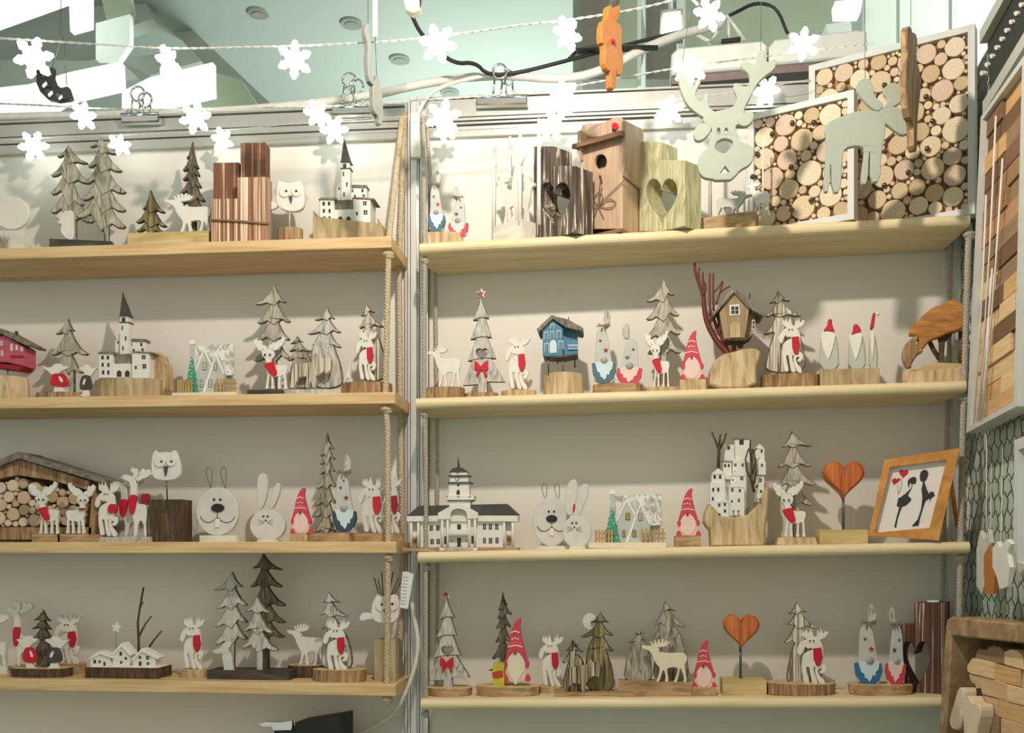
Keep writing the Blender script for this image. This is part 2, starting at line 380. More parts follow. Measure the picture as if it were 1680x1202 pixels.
# middle post of the panel system
e = bpy.data.objects.new('trim_3', None); COL.objects.link(e); e['kind'] = 'structure'; e['label'] = 'white metal post between the two shelf bays'
zt = P(680, 158, -.03).z
for x0, x1, y0, nm in ((664, 668, -.012, 'flange'), (669, 673, -.02, 'rib'), (674, 683, -.032, 'rib'), (684, 688, -.02, 'rib'), (689, 693, -.026, 'rib'), (694, 702, -.014, 'flange')):
    MB().box(P(x0, 0, y0).x, P(x1, 0, y0).x, y0, -.001, 0, zt).build(nm, 'alu', e)
MB().box(P(663, 0, -.01).x, P(703, 0, -.01).x, -.008, -.0005, 0, zt).build('groove', 'groove', e)
MB().box(P(674, 0, -.04).x, P(688.5, 0, -.04).x, -.042, -.033, P(680, 258, -.04).z, P(680, 186, -.04).z).build('cover_plate', 'wall_white', e)
# corner post
e = bpy.data.objects.new('trim_4', None); COL.objects.link(e); e['kind'] = 'structure'; e['label'] = 'metal corner post beside the wire netting'
for x0, x1, y0 in ((1556, 1562, -.012), (1564, 1576, -.02)):
    MB().box(P(x0, 0, y0).x, P(x1, 0, y0).x, y0, -.001, 0, ZT).build('rib', 'alu', e)
# ------------------------------------------------------------------ hall above the stall
CZ = EYE+2.9
struct('ceiling', MB().box(-9, 9, -4, 10, CZ, CZ+.1), 'ceiling_grey', 'smooth grey green hall ceiling')
def onceil(x, y): d = ray(x, y); t = (CZ-EYE)/d.z; return d.x*t, d.y*t-DW
for (x, y, r), lb in zip(((424, 20, .055), (577, 37, .06), (656, 96, .06), (738, 150, .06)), ('beside the pale ceiling edge', 'above the leftmost hanging grey figure', 'right of the hanging grey figure', 'just above the white pipe')):
    X, Y = onceil(x, y); rt = T('downlight', 'round recessed ceiling downlight '+lb, 'downlight', z=CZ, x=x, g=0); rt.e.location = (X, Y, CZ)
    m = MB(); n = 24; k = 1.25
    for rr, h0, h1, mm in ((r, -.012, .0, 'trim_ring'),):
        o = [(rr*math.cos(2*math.pi*i/n), rr*math.sin(2*math.pi*i/n)) for i in range(n)]; m.slab(o, h0, h1)
    rt.part('trim_ring', m, ('beam_white', 'ceiling_hole'))
    rt.part('bulb_recess', MB().slab([(r*.6*math.cos(2*math.pi*i/n), r*.6*math.sin(2*math.pi*i/n)) for i in range(n)], -.016, -.012), 'hall_dark' if x == 424 else 'ceiling_hole')
def hallp(name, pts, Y, dp, mat, label, kind='structure'):
    m = MB(); f = [P(x, y, Y) for x, y in pts]
    m.prism([(p.x, p.z) for p in f], Y, Y+dp)
    o = m.build(name, mat); o['kind'] = kind; o['label'] = label; return o
B = [([(-60, -60), (125, -60), (112, 0), (0, 40), (-60, 62)], 2.6, .04, 'panel_glow', 'bright light panel in the top left corner of the ceiling'),
     ([(-60, 64), (0, 42), (112, 2), (155, -20), (230, -20), (250, 30), (170, 60), (157, 98), (60, 110), (-60, 128)], 3.3, .1, 'beam_white', 'grey ceiling beam behind the hanging crescent'),
     ([(112, -40), (147, -40), (147, 42), (115, 51)], 2.7, .04, 'panel_glow', 'narrow bright ceiling panel above the crescent string'),
     ([(157, 38), (213, 23), (213, 72), (195, 98), (157, 97)], 2.9, .04, 'panel_glow_soft', 'pale square ceiling louvre'),
     ([(-60, 150), (48, 138), (115, 118), (198, 101), (200, 144), (112, 164), (40, 210), (-60, 215)], 2.5, .04, 'panel_glow', 'long bright ceiling panel behind the crescent'),
     ([(245, 127), (349, 102), (350, 156), (270, 174), (200, 190), (200, 150)], 2.7, .04, 'panel_glow', 'bright ceiling panel behind the leftmost chrome clip'),
     ([(-60, 100), (30, 98), (160, 100), (245, 90), (310, 80), (330, 100), (245, 124), (198, 100), (110, 118), (40, 140), (-60, 150)], 3.1, .2, 'beam_white', 'slanting grey ceiling beam above the bright panels'),
     ([(350, 118), (395, 130), (440, 200), (280, 210), (200, 215), (275, 178), (351, 160)], 2.9, .06, 'hall_green', 'green tinted ceiling wedge left of the pipe'),
     ([(157, -40), (205, -40), (215, 20), (175, 34)], 3.0, .06, 'hall_green', 'small green ceiling wedge at the top edge'),
     ([(200, -40), (222, -40), (460, 185), (430, 205)], 3.6, .1, 'beam_white', 'pale diagonal ceiling edge'),
     # to the right: neighbouring stall frames and windows
     ([(955, -40), (1000, -40), (1000, 130), (955, 130)], 2.0, .1, 'hall_dark', 'dark upright panel behind the orange hanging deer'),
     ([(940, -40), (957, -40), (957, 130), (940, 130)], 2.1, .1, 'hall_green', 'green strip beside the dark upright panel'),
     ([(1000, -40), (1045, -40), (1060, 60), (1045, 130), (1000, 130)], 2.3, .1, 'hall_green', 'green grey panel between white posts'),
     ([(1046, -40), (1052, -40), (1052, 130), (1046, 130)], 1.6, .05, 'hall_pale', 'thin white post behind the orange hanging deer'),
     ([(1114, -40), (1121, -40), (1121, 130), (1114, 130)], 1.6, .05, 'hall_pale', 'thin white post beside the glaring lamp'),
     ([(1060, -40), (1110, -40), (1110, 130), (1060, 130)], 2.4, .1, 'hall_dark', 'brown grey panel behind the glaring lamp'),
     ([(1125, -40), (1380, -40), (1380, 110), (1125, 110)], 2.6, .1, 'hall_green', 'wide green panel behind the black cable loop'),
     ([(1370, 2), (1415, -2), (1412, 20), (1372, 21)], 1.7, .06, 'panel_glow', 'small bright light panel above the white lamp box'),
     ([(1355, 40), (1396, 34), (1398, 52), (1358, 55)], 1.7, .06, 'hall_pale', 'small pale sign panel above the white lamp box'),
     ([(1420, -40), (1470, -40), (1470, 130), (1420, 130)], 1.9, .05, 'hall_pale', 'first pale window pane behind the large disc picture'),
     ([(1476, -40), (1556, -40), (1556, 130), (1476, 130)], 1.9, .05, 'hall_pale', 'second pale window pane behind the large disc picture'),
     ([(1562, -40), (1720, -40), (1720, 150), (1562, 150)], 1.9, .05, 'hall_pale', 'third pale window pane above the corner')]
for i, (p, Y, d, m, lb) in enumerate(B): hallp('trim_%d' % (10+i), p, Y, d, m, lb)
# ------------------------------------------------------------------ shelves
def shelf(s, xl, xr, mats, label, bull):
    A = P(xl, 0, -GF).x; Bx = P(xr, 0, -GF).x; th = .0205 if not bull else .0195
    zA, zB_ = shelf_z(s, A), shelf_z(s, Bx); m = MB()
    if bull:
        prof = [(-GF+th*.5-th*.5*math.sin(t), -th/2+th/2*math.cos(t)) for t in [math.pi*i/8 for i in range(9)]]
        prof = [(-.004, 0)]+prof+[(-.004, -th)]
    else: prof = [(-.004, 0), (-GF+.001, 0), (-GF, -.001), (-GF, -th+.001), (-GF+.001, -th), (-.004, -th)]
    n = len(prof); V = [(0, y, z) for y, z in prof]+[(Bx-A, y, z+zB_-zA) for y, z in prof]
    FS = [(i, n+i, n+(i+1) % n, (i+1) % n) for i in range(n)]+[tuple(range(n)), tuple(range(n, 2*n))[::-1]]
    m.add(V, [f[::-1] for f in FS]); o = m.build('shelf_board', mats); o.location = (A, 0, zA)
    return tag(o, label, 'shelf', 'rope hung shelf boards')
for s, xr, lb in (('L1', 642, 'topmost pine board on ropes, left bay, holding the twin grey trees'), ('L2', 648, 'pine board of the left bay holding the pink stilt house'),
                  ('L3', 650, 'pine board of the left bay holding the log pile house'), ('L4', 649, 'lowest pine board of the left bay with the white village log')):
    shelf(s, -190, xr, 'pine', lb, False)
for s, xl, xr, lb in (('R1', 688, 1592, 'topmost round edged board of the right bay holding the disc pictures'), ('R2', 682, 1586, 'round edged board holding the blue stilt house'),
                  ('R3', 685, 1592, 'round edged board holding the framed kissing couple'), ('R4', 690, 1585, 'lowest round edged board of the right bay')):
    shelf(s, xl, xr, 'pine_light', lb, True)
# a lower counter just below the frame carries the black box
zc = P(500, 1345, -.1).z
cn = MB().box(P(-190, 0, -.15).x, P(649, 0, -.15).x, -.15, -.004, zc-.02, zc).build('shelf_board', 'pine')
tag(cn, 'pine board under the black box at the very bottom', 'shelf', 'rope hung shelf boards')
# ------------------------------------------------------------------ ropes
def rope(label, pts, r, mat, knots=(), pitch=.018):
    pts = [Vector(p) for p in pts]; o = pts[0]
    e = bpy.data.objects.new('hanging_rope', None); COL.objects.link(e); e.location = o; tag(e, label, 'rope', 'ropes carrying the shelves')
    L = [0]
    for a, b in zip(pts, pts[1:]): L.append(L[-1]+(b-a).length)
    n = max(8, int(L[-1]/pitch*6)); m = MB()
    def at(l):
        for i in range(len(pts)-1):
            if l <= L[i+1] or i == len(pts)-2:
                return pts[i].lerp(pts[i+1], (l-L[i])/(L[i+1]-L[i]))
    for k in range(3):
        path = []
        for i in range(n+1):
            l = L[-1]*i/n; c = at(l)-o; t = 2*math.pi*(l/pitch+k/3)
            path.append((c.x+math.cos(t)*r*.5, c.y+math.sin(t)*r*.5, c.z))
        m.tube(path, r*.56, 5)
    m.build('strand', mat, e, True)
    for k in knots:
        kb = MB(); c = Vector(k)-o; kb.ball((c.x, c.y, c.z), r*1.75, 10, 6, (1.1, 1.1, .6)); kb.ball((c.x+r*.3, c.y, c.z-r*.7), r*1.5, 8, 6, (1, 1, .7))
        kb.build('knot', mat, e, True)
    return e
def under(s, x, g): q = P(x, 0, -g); return (q.x, -g, shelf_z(s, q.x)-.028)
zb = P(640, 1150, -.135).z
rope('thick front rope at the right end of the left bay, passing the white owl', [P(660, 190, -.02), P(638, 390, -.135), P(632, 655, -.135), P(636, 700, -.135), P(637, 890, -.135), (P(635, 0, -.135).x, -.135, zb)], .0058, 'rope',
     [under('L1', 637, .135), under('L2', 634, .135), under('L3', 638, .135), under('L4', 635, .135)])
rope('rear rope at the right end of the left bay, close to the wall', [P(664, 185, -.018), P(655, 430, -.03), P(657, 690, -.03), P(661, 890, -.03), P(655, 1130, -.03)], .0055, 'rope')
rope('front rope at the left end of the right bay, beside the metal post', [P(694, 190, -.03), P(697, 400, -.13), P(696, 640, -.13), P(699, 760, -.13), P(699, 1165, -.13)], .0042, 'ropegrey',
     [under('R1', 697, .13), under('R2', 697, .13), under('R3', 699, .13), under('R4', 698, .13)])
rope('rear rope at the left end of the right bay, against the white wall', [P(700, 190, -.018), P(714, 430, -.025), P(717, 680, -.025), P(718, 900, -.025), P(716, 1150, -.025)], .0038, 'ropegrey')
rope('front rope at the right end of the right bay, beside the netting', [P(1590, 366, -.125), P(1588, 420, -.125), P(1582, 640, -.125), P(1580, 700, -.125), P(1576, 890, -.125), P(1572, 1150, -.125)], .0058, 'ropegrey',
     [under('R1', 1590, .125), under('R2', 1584, .125), under('R3', 1575, .125)])
rope('rear rope at the right end of the right bay, in the dark corner', [P(1560, 330, -.03), P(1556, 640, -.03), P(1548, 900, -.03), P(1544, 1130, -.03)], .004, 'ropegrey')
# ================================================================== shape templates (traced once, fitted per figure)
def leg(xt, xb, yt, yk, yb, wt=8, wb=7, hf=15): return [(xt-wt, yt), (xt+wt, yt), (xb+wb, yk), (xb+hf, yb), (xb-hf, yb), (xb-wb, yk)]
DA_BOX = (128, 508, 386, 932)
DA = [[(190, 640), (200, 612), (235, 600), (275, 612), (288, 640), (282, 670), (262, 690), (258, 720), (222, 720), (222, 690), (198, 668)],
      [(128, 535), (150, 518), (163, 540), (182, 530), (195, 548), (190, 568), (222, 580), (234, 605), (212, 612), (178, 600), (150, 590), (135, 565)],
      [(368, 515), (345, 504), (332, 535), (318, 530), (304, 552), (285, 548), (268, 560), (245, 580), (240, 605), (262, 610), (300, 600), (338, 582), (360, 552)],
      [(205, 620), (178, 588), (158, 590), (152, 606), (180, 622), (200, 628)], [(270, 610), (300, 588), (325, 590), (325, 602), (300, 614), (278, 622)],
      [(220, 705), (262, 700), (290, 738), (378, 734), (384, 770), (368, 818), (320, 828), (280, 832), (238, 822), (224, 780)],
      leg(244, 230, 800, 905, 932), leg(268, 272, 800, 905, 932), leg(326, 322, 800, 905, 932), leg(362, 370, 790, 905, 932)]
DA_SC = [(203, 735), (220, 720), (265, 710), (287, 714), (290, 750), (308, 800), (292, 828), (262, 820), (240, 790), (220, 757)]
MB_BOX = (788, 418, 972, 778)
MO = [[(820, 425), (830, 448), (843, 424), (855, 452), (870, 418), (880, 450), (890, 478), (872, 494), (840, 482), (816, 465)],
      [(974, 440), (958, 472), (925, 490), (888, 494), (878, 476), (904, 470), (910, 424), (921, 454), (929, 418), (941, 454), (957, 434)],
      [(786, 562), (798, 522), (828, 492), (870, 480), (912, 486), (934, 508), (942, 560), (944, 606), (905, 608), (888, 556), (868, 540), (850, 548), (836, 530), (826, 552), (814, 584), (796, 586)],
      [(816, 612), (828, 580), (860, 560), (890, 552), (942, 552), (938, 645), (900, 662), (870, 668), (832, 660)],
      [(818, 596), (842, 620), (842, 690), (858, 740), (858, 770), (828, 766), (826, 732), (815, 690)],
      [(856, 636), (888, 636), (884, 690), (902, 738), (912, 774), (880, 772), (868, 722)],
      [(898, 646), (936, 640), (962, 654), (958, 692), (930, 710), (918, 694), (940, 676), (918, 672), (908, 692), (928, 728), (948, 745), (954, 778), (924, 774), (908, 748), (892, 702)]]
MO_SC = [(884, 545), (930, 540), (938, 600), (924, 655), (902, 655), (886, 612)]
MC_BOX = (318, 520, 652, 838)
MC = [[(318, 574), (335, 566), (360, 573), (400, 568), (430, 576), (456, 602), (442, 612), (470, 618), (540, 625), (610, 618), (642, 630), (652, 660), (645, 690), (632, 702), (640, 760), (650, 832), (624, 836), (630, 800), (612, 752), (602, 722), (588, 790), (576, 838), (550, 836), (574, 790), (588, 722), (520, 726), (502, 742), (516, 800), (513, 836), (488, 833), (497, 790), (480, 736), (466, 772), (449, 833), (423, 830), (449, 775), (454, 732), (430, 702), (404, 662), (393, 622), (360, 597), (330, 592)],
      [(398, 573), (383, 538), (394, 543), (416, 563), (411, 528), (422, 530), (438, 560), (439, 523), (450, 523), (458, 558), (470, 518), (481, 523), (480, 556), (495, 528), (506, 533), (500, 555), (520, 538), (524, 547), (500, 572), (460, 580), (430, 582)]]
ME_BOX = (970, 410, 1195, 958)
ME = [[(968, 482), (990, 468), (1020, 478), (1050, 486), (1078, 518), (1080, 620), (1074, 702), (1150, 703), (1168, 740), (1158, 822), (1152, 870), (1163, 957), (1138, 957), (1133, 834), (1092, 834), (1080, 957), (1056, 957), (1061, 834), (1044, 792), (1022, 742), (1032, 620), (1028, 538), (1000, 518), (973, 507)],
      [(1040, 495), (1058, 462), (1033, 444), (1030, 428), (1044, 430), (1042, 410), (1056, 428), (1076, 422), (1084, 440), (1088, 465), (1078, 505)],
      [(1072, 505), (1098, 480), (1102, 450), (1128, 422), (1142, 440), (1176, 428), (1184, 450), (1194, 470), (1160, 494), (1130, 504), (1088, 525)]]
ME_SC = [(1018, 628), (1082, 628), (1074, 690), (1054, 782), (1030, 788), (1016, 730)]
HA_BOX = (100, 568, 242, 786)
HA = [[(100, 588), (150, 602), (170, 574), (202, 568), (208, 588), (242, 588), (236, 606), (206, 622), (188, 650), (158, 656), (130, 618)], [(170, 640), (195, 640), (206, 730), (216, 768), (238, 775), (226, 786), (158, 786), (170, 765)]]
HA_DR = [(158, 648), (186, 640), (226, 650), (242, 732), (216, 744), (163, 740), (143, 720)]
def heart(x, y, r, n=28):
    L = []
    for i in range(n):
        t = 2*math.pi*i/n; L.append((x+r*16*math.sin(t)**3/16, y-r*(13*math.cos(t)-5*math.cos(2*t)-2*math.cos(3*t)-math.cos(4*t))/15.5))
    return L
def star(x, y, r, k=.42, n=5, rot=0): return [(x+(r if i % 2 == 0 else r*k)*math.sin(rot+math.pi*i/n), y-(r if i % 2 == 0 else r*k)*math.cos(rot+math.pi*i/n)) for i in range(2*n)]
def ell(x, y, rx, ry=None, n=20): ry = ry or rx; return [(x+rx*math.cos(2*math.pi*i/n), y+ry*math.sin(2*math.pi*i/n)) for i in range(n)]
# ------------------------------------------------------------------ figure parts
def deer(t, tpl, dst, dy, scarf='red', flip=False, mat='white', th=.006, eyes=False, name='deer'):
    L, box, sc = {'A': (DA, DA_BOX, DA_SC), 'M': (MO, MB_BOX, MO_SC), 'C': (MC, MC_BOX, None), 'E': (ME, ME_BOX, ME_SC)}[tpl]
    ns = {'A': (1, 2), 'M': (0, 1), 'C': (1,), 'E': (1, 2)}[tpl]
    d = t.multi(name, mat, [fit(p if i in ns else chaikin(p, 1), box, dst, flip) for i, p in enumerate(L)], dy, th, .0004, 0)
    if tpl == 'A':
        for q in ((215, 652), (254, 652)): t.disc('eye', 'black', *fit([q], box, dst, flip)[0], abs(dst[2]-dst[0])*.03, dy-.0034, .0012, par=d, n=8)
    if tpl == 'M':
        for q in ((862, 496), (884, 496)): t.disc('eye', 'black', *fit([q], box, dst, flip)[0], abs(dst[2]-dst[0])*.026, dy-.0026, .0012, par=d, n=8)
    if sc and scarf:
        t.prism('scarf', scarf, fit(sc, box, dst, flip), dy-.0045, .0045+.0005, .0008, sm=0 if tpl == 'M' else 1, par=d)
    return d
def hare(t, dst, dy, dress, flip=False):
    d = t.multi('hare', 'white', [fit(p, HA_BOX, dst, flip) for p in HA], dy, .005, .0004, 1)
    t.prism('dress', dress, fit(HA_DR, HA_BOX, dst, flip), dy-.002, .0035, .0005, sm=1, par=d)
    g = [(190, 660), (205, 672), (216, 700), (205, 712), (194, 690)]
    t.prism('apron_mark', 'white', fit(g, HA_BOX, dst, flip), dy-.0026, .001, 0, sm=1, par=d)
def tree(t, mat, apex, tiers, trunk=None, dy=.006, th=.008, name='tree', spread=.0016, par=None, hump=None):
    m = MB(); n = len(tiers); ax, ay = apex; px, py = ax, ay; f = lambda L, d, ch=.0015: m.prism([(a, max(0, b)) for a, b in t.pts(L, d)], d, d+th, ch, mside=1)
    for i, (xl, yl, xr, yr) in enumerate(tiers):
        d = dy-(n-1-i)*spread; cx = px if i == 0 else ax+(px-ax)*.5+((xl+xr)/2-ax)*.12
        yt = py; h = max(yl, yr)-yt; wl, wr = cx-xl, xr-cx
        L = [(cx, yt), (cx-wl*.30, yt+(yl-yt)*.48), (cx-wl*.62, yt+(yl-yt)*.80), (xl, yl), (xl+wl*.10, yl+h*.045), (cx-wl*.66, yl+h*.03), (cx-wl*.42, yl-h*.05), (cx, max(yl, yr)+h*.10), (cx+wr*.42, yr-h*.05), (cx+wr*.66, yr+h*.03), (xr-wr*.10, yr+h*.045), (xr, yr), (cx+wr*.62, yt+(yr-yt)*.80), (cx+wr*.30, yt+(yr-yt)*.48)]
        f(L, d)
        py = min(yl, yr)-h*.42; px = cx
    if hump: f(chaikin(hump, 2), dy+.0004, .0018)
    if trunk:
        x0, x1, y0, y1 = trunk; f([(x0, y0), (x1, y0), (x1, y1), (x0, y1)], dy+.001, .001)
    return t.part(name, m, (mat, 'edge_dark' if mat in ('olive', 'darktree', 'stripedark') else 'tree_edge'), par)
def gnome(t, dst, dy, big=False):
    """red patterned hat, pale beard, mittens and boots: a painted flat board"""
    box = (755, 528, 965, 985); q = lambda L: fit(L, box, dst)
    b = t.prism('body', 'peach', q([(855, 700), (900, 735), (930, 790), (935, 850), (925, 908), (795, 908), (780, 850), (785, 790), (812, 735)]), dy, .007, .0005, sm=1)
    t.prism('beard', 'cream' if big else 'palepink', q([(855, 722), (897, 748), (926, 800), (920, 840), (880, 890), (862, 925), (850, 925), (830, 890), (792, 840), (788, 800), (815, 748)] if big else [(855, 722), (897, 748), (922, 800), (918, 850), (885, 895), (855, 906), (825, 895), (795, 850), (792, 800), (815, 748)]), dy-.0012, .002, .0004, sm=1, par=b)
    h = t.prism('hat', 'hatred', q([(892, 528), (893, 548), (886, 592), (908, 680), (934, 770), (950, 800), (942, 832), (900, 752), (855, 722), (812, 750), (786, 800), (774, 832), (778, 790), (800, 715), (815, 640), (836, 580), (862, 540)]), dy-.002, .008, .0006, sm=1)
    for ya, dx in ((606, 0), (690, 0)):
        w = 30 if ya < 650 else 52; cx = 852
        t.prism('hat_band', 'palepink', q([(cx-w, ya+8), (cx, ya-2), (cx+w+2, ya+8), (cx+w+2, ya+16), (cx, ya+6), (cx-w, ya+16)]), dy-.0026, .001, 0, par=h)
    for k in range(3): t.prism('hat_pattern', 'palepink', q(star(832+k*20, 650+abs(k-1)*5, 9, .5, 6)), dy-.0026, .001, 0, par=h)
    for k in range(6): t.disc('hat_dot', 'palepink', *q([(818+k*14, 674+abs(k-2.5)*2.5)])[0], (dst[2]-dst[0])*.013, dy-.0026, .001, n=6, par=h)
    t.disc('nose', 'darkred', *q([(853, 738)])[0], (dst[2]-dst[0])*.05, dy-.0034, .003, n=10, par=b)
    for x, y, r, k in ((786, 808, 15, 1.6), (938, 806, 15, 1.6)): t.disc('mitten', 'hatred', *q([(x, y)])[0], (dst[2]-dst[0])*r/210, dy-.0016, .006, ry=(dst[3]-dst[1])*r*k/457, n=12, par=b)
    for x in (784, 940): t.prism('boot', 'hatred', q([(x-20, 908), (x-16, 875), (x, 862), (x+16, 875), (x+24, 908)]), dy-.0022, .008, .0005, sm=1, par=b)
TG_BOX = (622, 228, 796, 740)
def tallgnome(t, dst, dy, robe, beard, stars=('red', 'slate'), flip=False, lean=0, nose='nose', knot=True, hat='hat_grey'):
    def q(L):
        L = fit(L, TG_BOX, dst, flip); k = (dst[3]-dst[1])
        return [(x+lean*max(0, (dst[3]-y)/k-.3)**2*(dst[2]-dst[0]), y) for x, y in L]
    b = t.prism('body', hat, q([(640, 738), (634, 640), (650, 560), (652, 430), (662, 378), (690, 356), (722, 366), (742, 430), (752, 520), (775, 610), (782, 700), (770, 738)]), dy, .009, .001, sm=1)
    t.prism('hat_tip', 'whitewash', q([(708, 360), (706, 300), (714, 242), (730, 230), (754, 268), (758, 312), (742, 362)]), dy+.0006, .008, .001, sm=1, par=b)
    t.prism('robe', robe, q([(622, 602), (642, 596), (660, 640), (710, 690), (755, 640), (772, 596), (788, 600), (796, 645), (778, 702), (748, 732), (690, 740), (655, 722), (630, 672)]), dy-.001, .009, .0008, par=b)
    t.prism('beard', beard, q([(642, 592), (776, 592), (770, 640), (754, 652), (748, 680), (732, 676), (726, 700), (712, 716), (700, 698), (686, 692), (678, 664), (662, 658), (656, 634)]), dy-.0026, .003, .0004, par=b)
    c = q([(710, 582)])[0]; a, z = t.pt(c[0], c[1], dy); m = MB(); m.ball((a, dy-.003, z), t.sz()*(dst[2]-dst[0])*.14, 12, 8, (1, .6, .9)); t.part('nose', m, nose, b, True)
    for (x, y, r), c in zip(((724, 512, 19), (684, 447, 12), (706, 400, 9)), stars): t.prism('star', c, q(star(x, y, r, .42)), dy-.0012, .0015, 0, par=b)
    if knot:
        m = MB()
        for L in ([(655, 352), (700, 344), (760, 348)], [(700, 346), (668, 334), (680, 352), (700, 346)], [(705, 346), (752, 330), (745, 356), (705, 346)], [(704, 346), (690, 384)], [(708, 346), (724, 380)]): t.rod('', '', [(x, y, dy-.002) for x, y in q(L)], t.sz()*(dst[2]-dst[0])*.022, mb=m, n=5)
        t.part('twine_bow', m, 'twine', b, True)
ST_BOX = (430, 180, 765, 1032)
def startree(t, dst, dy, bow='red'):
    q = lambda L: fit(L, ST_BOX, dst)
    body = [(572, 270), (590, 330), (635, 440), (608, 440), (655, 592), (625, 592), (690, 758), (650, 756), (762, 940), (618, 940), (622, 1032), (540, 1032), (548, 960), (430, 968), (500, 778), (468, 776), (530, 606), (488, 606), (548, 456), (508, 456), (555, 330)]
    mb = MB(); mb.prism(t.pts(q(body), dy), dy, dy+.009, .0012, [t.pts(q(heart(580, 715, 46)), dy)], mside=1); b = t.part('tree', mb, ('whitewash', 'tree_edge'))
    m = MB()
    for a, c in (((520, 452), (628, 436)), ((500, 602), (648, 588)), ((480, 772), (676, 752))): t.rod('', '', [(x, y, dy-.0008) for x, y in q([a, ((a[0]+c[0])/2, (a[1]+c[1])/2-12), c])], .0007, mb=m, n=5)
    t.part('carved_line', m, 'darktree', b)
    k = (dst[2]-dst[0])/335
    w = t.prism('bow', bow, q([(570, 815), (540, 780), (520, 772), (518, 840), (545, 850), (532, 880), (542, 905), (568, 850), (588, 850), (606, 905), (620, 890), (606, 848), (628, 840), (625, 770), (600, 782)]), dy-.004, .0042, .001, par=b)
    s_ = t.prism('star', 'palepink', q(star(574, 244, 42, .5)), dy-.001, .006, .0005)
    t.prism('star_centre', 'magenta', q(star(566, 246, 30, .42)), dy-.0022, .0025, .0004, par=s_)
def rect(x0, y0, x1, y1): return [(x0, y0), (x1, y0), (x1, y1), (x0, y1)]
def windows(t, L, dy, par, mat='window', name='window', th=.0012):
    for x0, y0, x1, y1, *k in L:
        m = MB(); kind = k[0] if k else 1
        if kind == 1: cells = [(x0, y0, x1, y1)]
        else:
            c, r = kind; gx = (x1-x0)/c; gy = (y1-y0)/r
            cells = [(x0+i*gx+gx*.1, y0+j*gy+gy*.1, x0+(i+1)*gx-gx*.1, y0+(j+1)*gy-gy*.1) for i in range(c) for j in range(r)]
        for c in cells: t.box('', '', *c, dy-.0006, th, mb=m)
        t.part(name, m, mat, par)
def church(t, dx, dy_):
    """church with spire; coordinates of the zF view moved by dx, dy_"""
    B = lambda n, m, x0, y0, x1, y1, d, dp: t.box(n, m, x0+dx, y0+dy_, x1+dx, y1+dy_, d, dp)
    W = lambda L, d, p: windows(t, [(a+dx, b+dy_, c+dx, e+dy_)+tuple(k) for a, b, c, e, *k in L], d, p)
    S = lambda n, m, L, d, th: t.prism(n, m, [(x+dx, y+dy_) for x, y in L], d, th)
    lw = B('left_wing', 'white', 780, 625, 890, 812, -.022, .04); rw_ = B('right_wing', 'white', 1040, 615, 1175, 815, -.024, .042)
    cw = B('arcade', 'white', 888, 704, 1042, 810, -.018, .03); tw = B('tower', 'white', 945, 380, 1014, 720, -.008, .016)
    rb = B('rear_house', 'white', 1010, 528, 1145, 720, .004, .016); sb = B('side_house', 'white', 908, 520, 948, 720, .0, .012)
    S('side_gable', 'white', [(926, 524), (940, 468), (950, 524)], -.001, .01)
    bf = B('belfry', 'white', 947, 326, 1010, 378, -.007, .014)
    S('ledge', 'slate', rect(938, 373, 1020, 380), -.0095, .019); S('ledge', 'slate', rect(938, 320, 1018, 328), -.0095, .019)
    a0, b0 = t.pt(942+dx, 322+dy_, -.008); a1, _ = t.pt(1014+dx, 322+dy_, -.008); ap = t.pt(966+dx, 130+dy_, 0)
    t.part('spire', MB().pyramid(a0, a1, -.008, .008, b0, (ap[0], 0, ap[1])), 'spire')
    S('roof', 'roofgrey', [(765, 622), (785, 606), (905, 608), (908, 624)], -.0245, .045); S('roof', 'roofgrey', [(1028, 612), (1045, 602), (1205, 612), (1212, 622)], -.0265, .047)
    S('arcade_roof', 'roofgrey', [(912, 630), (1040, 622), (1042, 706), (895, 706)], -.016, .02); S('rear_roof', 'roofgrey', [(1008, 528), (1018, 506), (1145, 508), (1150, 528)], .002, .02)
    W([(797, 640, 816, 668), (840, 640, 858, 668), (800, 697, 816, 726), (845, 697, 861, 727), (804, 755, 820, 787), (845, 755, 860, 787)], -.022, lw)
    W([(1115, 634, 1146, 668, (2, 2)), (1120, 704, 1152, 742, (2, 2)), (1062, 720, 1076, 745)], -.024, rw_)
    for x in (920, 984): S('arch', 'window', [(x, 805), (x, 772), (x+8, 758), (x+18, 755), (x+28, 758), (x+36, 772), (x+36, 805)], -.0186, .0012)
    W([(958, 404, 967, 438), (984, 486, 994, 520), (962, 566, 972, 598), (960, 340, 984, 374)], -.008, tw)
    W([(1018, 538, 1042, 566, (2, 2)), (1105, 538, 1120, 564), (1045, 586, 1060, 606), (1112, 580, 1132, 604, (2, 2))], .004, rb)
    W([(922, 528, 934, 544)], .0, sb)
def owl(t, L, tail, eyes, beak, ears=None, dy=-.004):
    b = t.prism('body', 'white', L, dy, .009, .0012, sm=1)
    if tail: t.prism('tail', 'white', tail, dy+.001, .007, .001, sm=2, par=b)
    for (x, y, r), (px, py, pr) in eyes:
        e_ = t.disc('eye_disc', 'white', x, y, r, dy-.003, .0032, par=b, n=20, ch=.0006)
        t.disc('pupil', 'black', px, py, pr, dy-.0038, .001, par=b, n=10)
    t.prism('beak', 'slate', beak, dy-.0045, .005, .0005, par=b)
    return b
